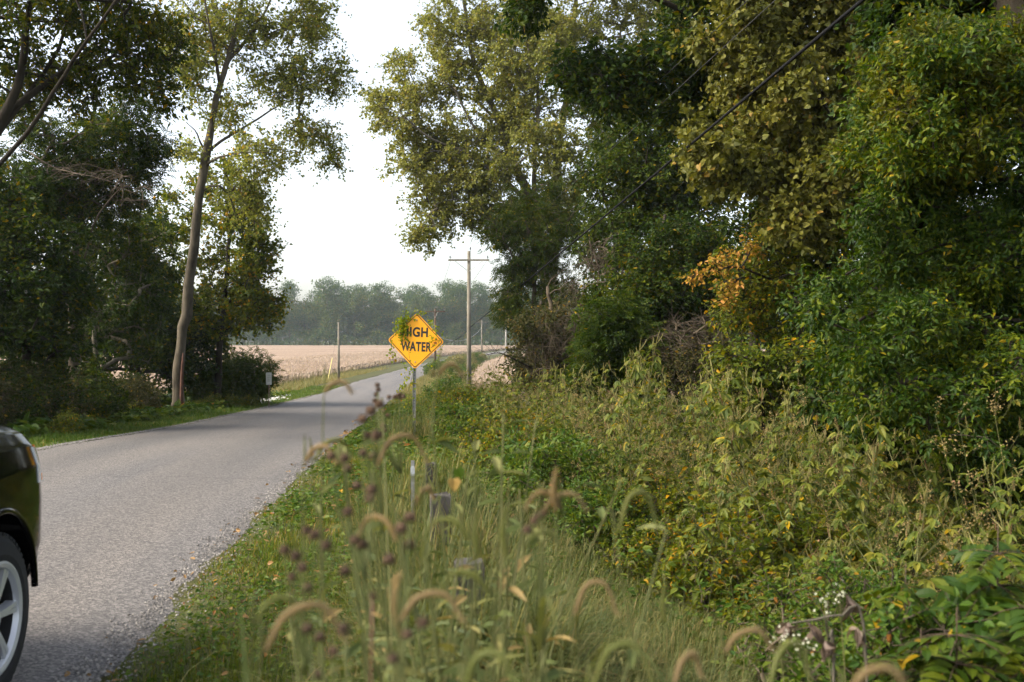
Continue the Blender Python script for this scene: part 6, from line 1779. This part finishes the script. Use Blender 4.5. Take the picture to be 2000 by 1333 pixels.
for s in (1, -1):
    hl = patch_on('headlight', .56, .93, .53, .71, M_LAMP, car, s)
    patch_on('amber_marker', .70, .86, .535, .565, M_AMBER, hl, s, off=.008, ny=4, nt2=3)
    patch_on('amber_strip', (.66), .92, .713, .728, M_AMBER, hl, s, off=.007, nt2=3)
    patch_on('lit_edge_strip', .935, .962, .30, .70, M_CHROME, car, s, off=.007, ny=3)  # added bright strip that stands in for light on the body's front edge
    patch_on('bumper_trim', .50, .94, .14, .24, M_TRIMB, car, s)
    patch_on('tail_light', -3.99, -3.82, .5, .80, M_RED, car, s)
    for y0, y1 in ((-1.95, -.98), (-2.62, -2.0)):
        dr = patch_on('door', y0, y1, .2, .80, M_PAINT, car, s, off=.004, ny=12, nt2=12)
        yh = y0 + .12
        patch_on('door_handle', yh, yh + .2, .655, .685, M_CHROME, dr, s, off=.035, ny=6, nt2=3)
    patch_on('side_sill', -2.35, -.6, .12, .2, M_TRIMB, car, s, off=.01)
# grille across the nose
mb = MB()
for k in range(5): box(mb, (0, .995, .68 + k * .07), (1.02, .03, .035))
mb.build('grille', M_CHROME, car)
mb = MB(); plate(mb, round_rect(.52, .13, .01, 3), 1.02, 1.03); mb.V = [v + [0, 0, .56] for v in mb.V]; mb.build('licence_plate', plain('plain_plate', (.6, .6, .58), .5), car)
# arch lips, which catch the light
for s in (1, -1):
    for y in (0, AXR):
        a = np.linspace(R(2), R(178), 40)
        L = np.stack([s * np.interp(y + .485 * np.cos(a), YS, ST[:, 1]) * .995, y + .485 * np.cos(a), TR + .02 + .485 * np.sin(a)], -1)
        mb = MB(); tube(mb, L, .018, 6); mb.build('wheel_arch_lip', M_PAINT, car, smooth=True)
# cabin
CB = [(-3.95, .86, .72, 1.33, 1.82), (-3.5, .93, .76, 1.34, 1.875), (-2.6, .955, .78, 1.34, 1.895), (-1.9, .955, .77, 1.33, 1.89), (-1.5, .945, .74, 1.32, 1.84), (-1.15, .93, .72, 1.31, 1.62), (-.72, .90, .80, 1.285, 1.315)]
CBa = np.array(CB)
rows = []
cy_ = np.linspace(-3.95, -.72, 36)
for y in cy_:
    wb, wt, zb, zt = [np.interp(y, CBa[:, 0], CBa[:, k]) for k in range(1, 5)]
    rows.append([(wb, y, zb - .04), (wb * .5 + wt * .5, y, (zb + zt) / 2), (wt, y, zt - .06 * min(1, (zt - zb))), (wt * .9, y, zt - .01), (wt * .5, y, zt + .012), (0, y, zt + .018)])
Vc = np.array(rows); Q = Vc[:, ::-1][:, 1:].copy(); Q[..., 0] *= -1
Vc = np.concatenate([Vc, Q], 1); mm, nn_ = Vc.shape[:2]
Vs = Vc.copy()
for _ in range(2): Vs[1:-1] = .25 * Vs[:-2] + .5 * Vs[1:-1] + .25 * Vs[2:]
mb = MB(); i = np.arange(mm - 1)[:, None] * nn_; j = np.arange(nn_ - 1)[None]
mb.add(Vs.reshape(-1, 3), np.stack([i + j, i + j + 1, i + nn_ + j + 1, i + nn_ + j], -1).reshape(-1, 4), [list(range(nn_))], [[(mm - 1) * nn_ + q for q in range(nn_)][::-1]])
cab = mb.build('cabin', M_PAINT, car, smooth=True); cab.data.set_sharp_from_angle(angle=R(40))
def cab_pt(y, u):
    r_ = [np.interp(y, cy_, Vs[:, k, c]) for k in range(3) for c in range(3)]
    r_ = np.array(r_).reshape(3, 3)
    return r_[0] * (1 - u) + r_[2] * u
for s in (1, -1):
    for y0, y1 in ((-1.42, -1.02), (-2.02, -1.48), (-2.75, -2.08), (-3.6, -2.82)):
        W = []
        for y in np.linspace(y0, y1, 6):
            for u in (.14, .5, .9): W.append(cab_pt(y, u) + [.006, 0, 0])
        W = np.array(W).reshape(6, 3, 3); W2 = W - [.02, 0, 0]
        A = np.concatenate([W.reshape(-1, 3), W2.reshape(-1, 3)])
        if s < 0: A = A * [-1, 1, 1]
        idx = np.arange(18).reshape(6, 3); f = np.stack([idx[:-1, :-1], idx[1:, :-1], idx[1:, 1:], idx[:-1, 1:]], -1).reshape(-1, 4)
        e = np.concatenate([idx[:-1, 0], idx[-1, :-1], idx[::-1, -1][:-1], idx[0, ::-1][:-1]]); e2 = np.roll(e, -1)
        mb = MB(); mb.add(A, f, f[:, ::-1] + 18, np.stack([e, e2, e2 + 18, e + 18], -1)); mb.build('window', M_GLASS, car)
    mi = MB()
    lathe(mi, [(.0001, -.06), (.09, -.05), (.11, 0), (.1, .05), (.0001, .07)], 14, 'y'); mi.V = [v * [1.1, 1, .8] + [s * 1.10, -1.05, 1.42] for v in mi.V]
    mir = mi.build('mirror', M_PAINT, car, smooth=True)
    ar = MB(); tube(ar, [[s * .92, -1.08, 1.36], [s * 1.05, -1.06, 1.39]], .025, 6); ar.build('mirror_arm', M_TRIMB, mir)
# windscreen
W = []
for y in np.linspace(-1.46, -.8, 7):
    zt = np.interp(y, cy_, Vs[:, 4, 2]); wt = np.interp(y, cy_, Vs[:, 2, 0])
    for x in np.linspace(-.88, .88, 7): W.append((x * wt, y, np.interp(y, cy_, Vs[:, 5, 2]) + .012 - .02 * x * x))
idx = np.arange(49).reshape(7, 7); f = np.stack([idx[:-1, :-1], idx[1:, :-1], idx[1:, 1:], idx[:-1, 1:]], -1).reshape(-1, 4)
e = np.concatenate([idx[:-1, 0], idx[-1, :-1], idx[::-1, -1][:-1], idx[0, ::-1][:-1]]); e2 = np.roll(e, -1)
A = np.array(W); mb = MB(); mb.add(np.concatenate([A, A - [0, 0, .02]]), f, f[:, ::-1] + 49, np.stack([e, e2, e2 + 49, e + 49], -1)); mb.build('windscreen', M_GLASS, car, smooth=True)
# wheels
def wheel(x, y, s):
    root = empty('wheel', (x, y, TR)); root.parent = car
    t_ = MB()
    lathe(t_, [(.262, -.26), (.30, -.268), (.36, -.262), (.392, -.235), (.404, -.19), (.405, -.13), (.404, -.06), (.392, -.03), (.36, -.004), (.30, .004), (.265, -.006), (.262, -.02), (.262, -.26)], 64, 'x')
    # tread grooves as small raised lugs on the shoulders
    for k in range(60):
        a = k * 2 * math.pi / 60
        M = np.array(Matrix.Rotation(a, 3, 'X'))
        for xx in (-.215, -.05):
            box(t_, M @ np.array([xx, 0, .398]), (.05, .024, .016), M)
    ty = t_.build('tyre', M_TYRE, root, smooth=False)
    r_ = MB()
    lathe(r_, [(.264, -.24), (.264, -.02), (.270, .0), (.258, .004), (.240, -.004), (.232, -.03)], 64, 'x')
    bl = MB(); lathe(bl, [(.233, -.028), (.230, -.10), (.228, -.17), (.10, -.175)], 48, 'x'); bl.build('rim_barrel', M_TRIMB, root, smooth=True)
    lathe(r_, [(.0001, -.012), (.05, -.012), (.068, -.022), (.075, -.05), (.07, -.11)], 32, 'x')
    for k in range(6):
        for dl in (-.17, .17):
            a = k * math.pi / 3; M = np.array(Matrix.Rotation(a, 3, 'X'))
            p = np.array([[-.03, dl * .20, .055], [-.022, dl * .55, .14], [-.016, dl * 1.0, .25]])
            for q in range(2):
                a0, a1 = p[q], p[q + 1]; w0, w1 = ((.015, .012) if q == 0 else (.012, .018))
                Vv = [[a0[0] + .006, a0[1] - w0, a0[2]], [a0[0] + .006, a0[1] + w0, a0[2]], [a1[0] + .006, a1[1] + w1, a1[2]], [a1[0] + .006, a1[1] - w1, a1[2]],
                      [a0[0] - .045, a0[1] - w0 * 1.2, a0[2]], [a0[0] - .045, a0[1] + w0 * 1.2, a0[2]], [a1[0] - .05, a1[1] + w1 * 1.2, a1[2]], [a1[0] - .05, a1[1] - w1 * 1.2, a1[2]]]
                r_.add(np.array(Vv) @ M.T, [[0, 1, 2, 3], [4, 7, 6, 5], [0, 4, 5, 1], [1, 5, 6, 2], [2, 6, 7, 3], [3, 7, 4, 0]])
    rm = r_.build('rim', M_RIM, root); rm.data.set_sharp_from_angle(angle=R(30))
    bm = bmesh.new(); bm.from_mesh(rm.data); bmesh.ops.recalc_face_normals(bm, faces=bm.faces); bm.to_mesh(rm.data); bm.free()
    b_ = MB(); lathe(b_, [(.0001, -.15), (.22, -.15), (.22, -.18), (.0001, -.18)], 32, 'x'); b_.build('brake_disc', M_TRIMB, root)
    if s < 0: root.rotation_euler = (0, 0, math.pi)
for y in (0, AXR):
    for s in (1, -1): wheel(s * 1.0, y, s)
# where it stands: the right front wheel a hand's breadth inside the road edge
CARYAW = R(4.5)
wx, wy = -2.425, 4.70
car.rotation_euler = (0, 0, CARYAW)
ca, sa = math.cos(CARYAW), math.sin(CARYAW)
car.location = (wx - 1.0 * ca, wy - 1.0 * sa, float(road_z(np.array(wx + .2 - float(road_x(wy))), wy)) - .004)
# ------------------------------------------------------------------ the morning haze
hz, nt_h = bpy.data.materials.new('haze_air'), None
hz.use_nodes = True; nt_h = hz.node_tree
for n_ in list(nt_h.nodes):
    if n_.type != 'OUTPUT_MATERIAL': nt_h.nodes.remove(n_)
pv = nt_h.nodes.new('ShaderNodeVolumePrincipled')
pv.inputs['Color'].default_value = (.82, .925, 1, 1)
pv.inputs['Density'].default_value = .0002
pv.inputs['Anisotropy'].default_value = .3
nt_h.links.new(pv.outputs[0], nt_h.nodes['Material Output'].inputs['Volume'])
mb = MB(); box(mb, (0, 340, 17), (1700, 920, 46))
tag(mb.build('haze', hz), kind='stuff')
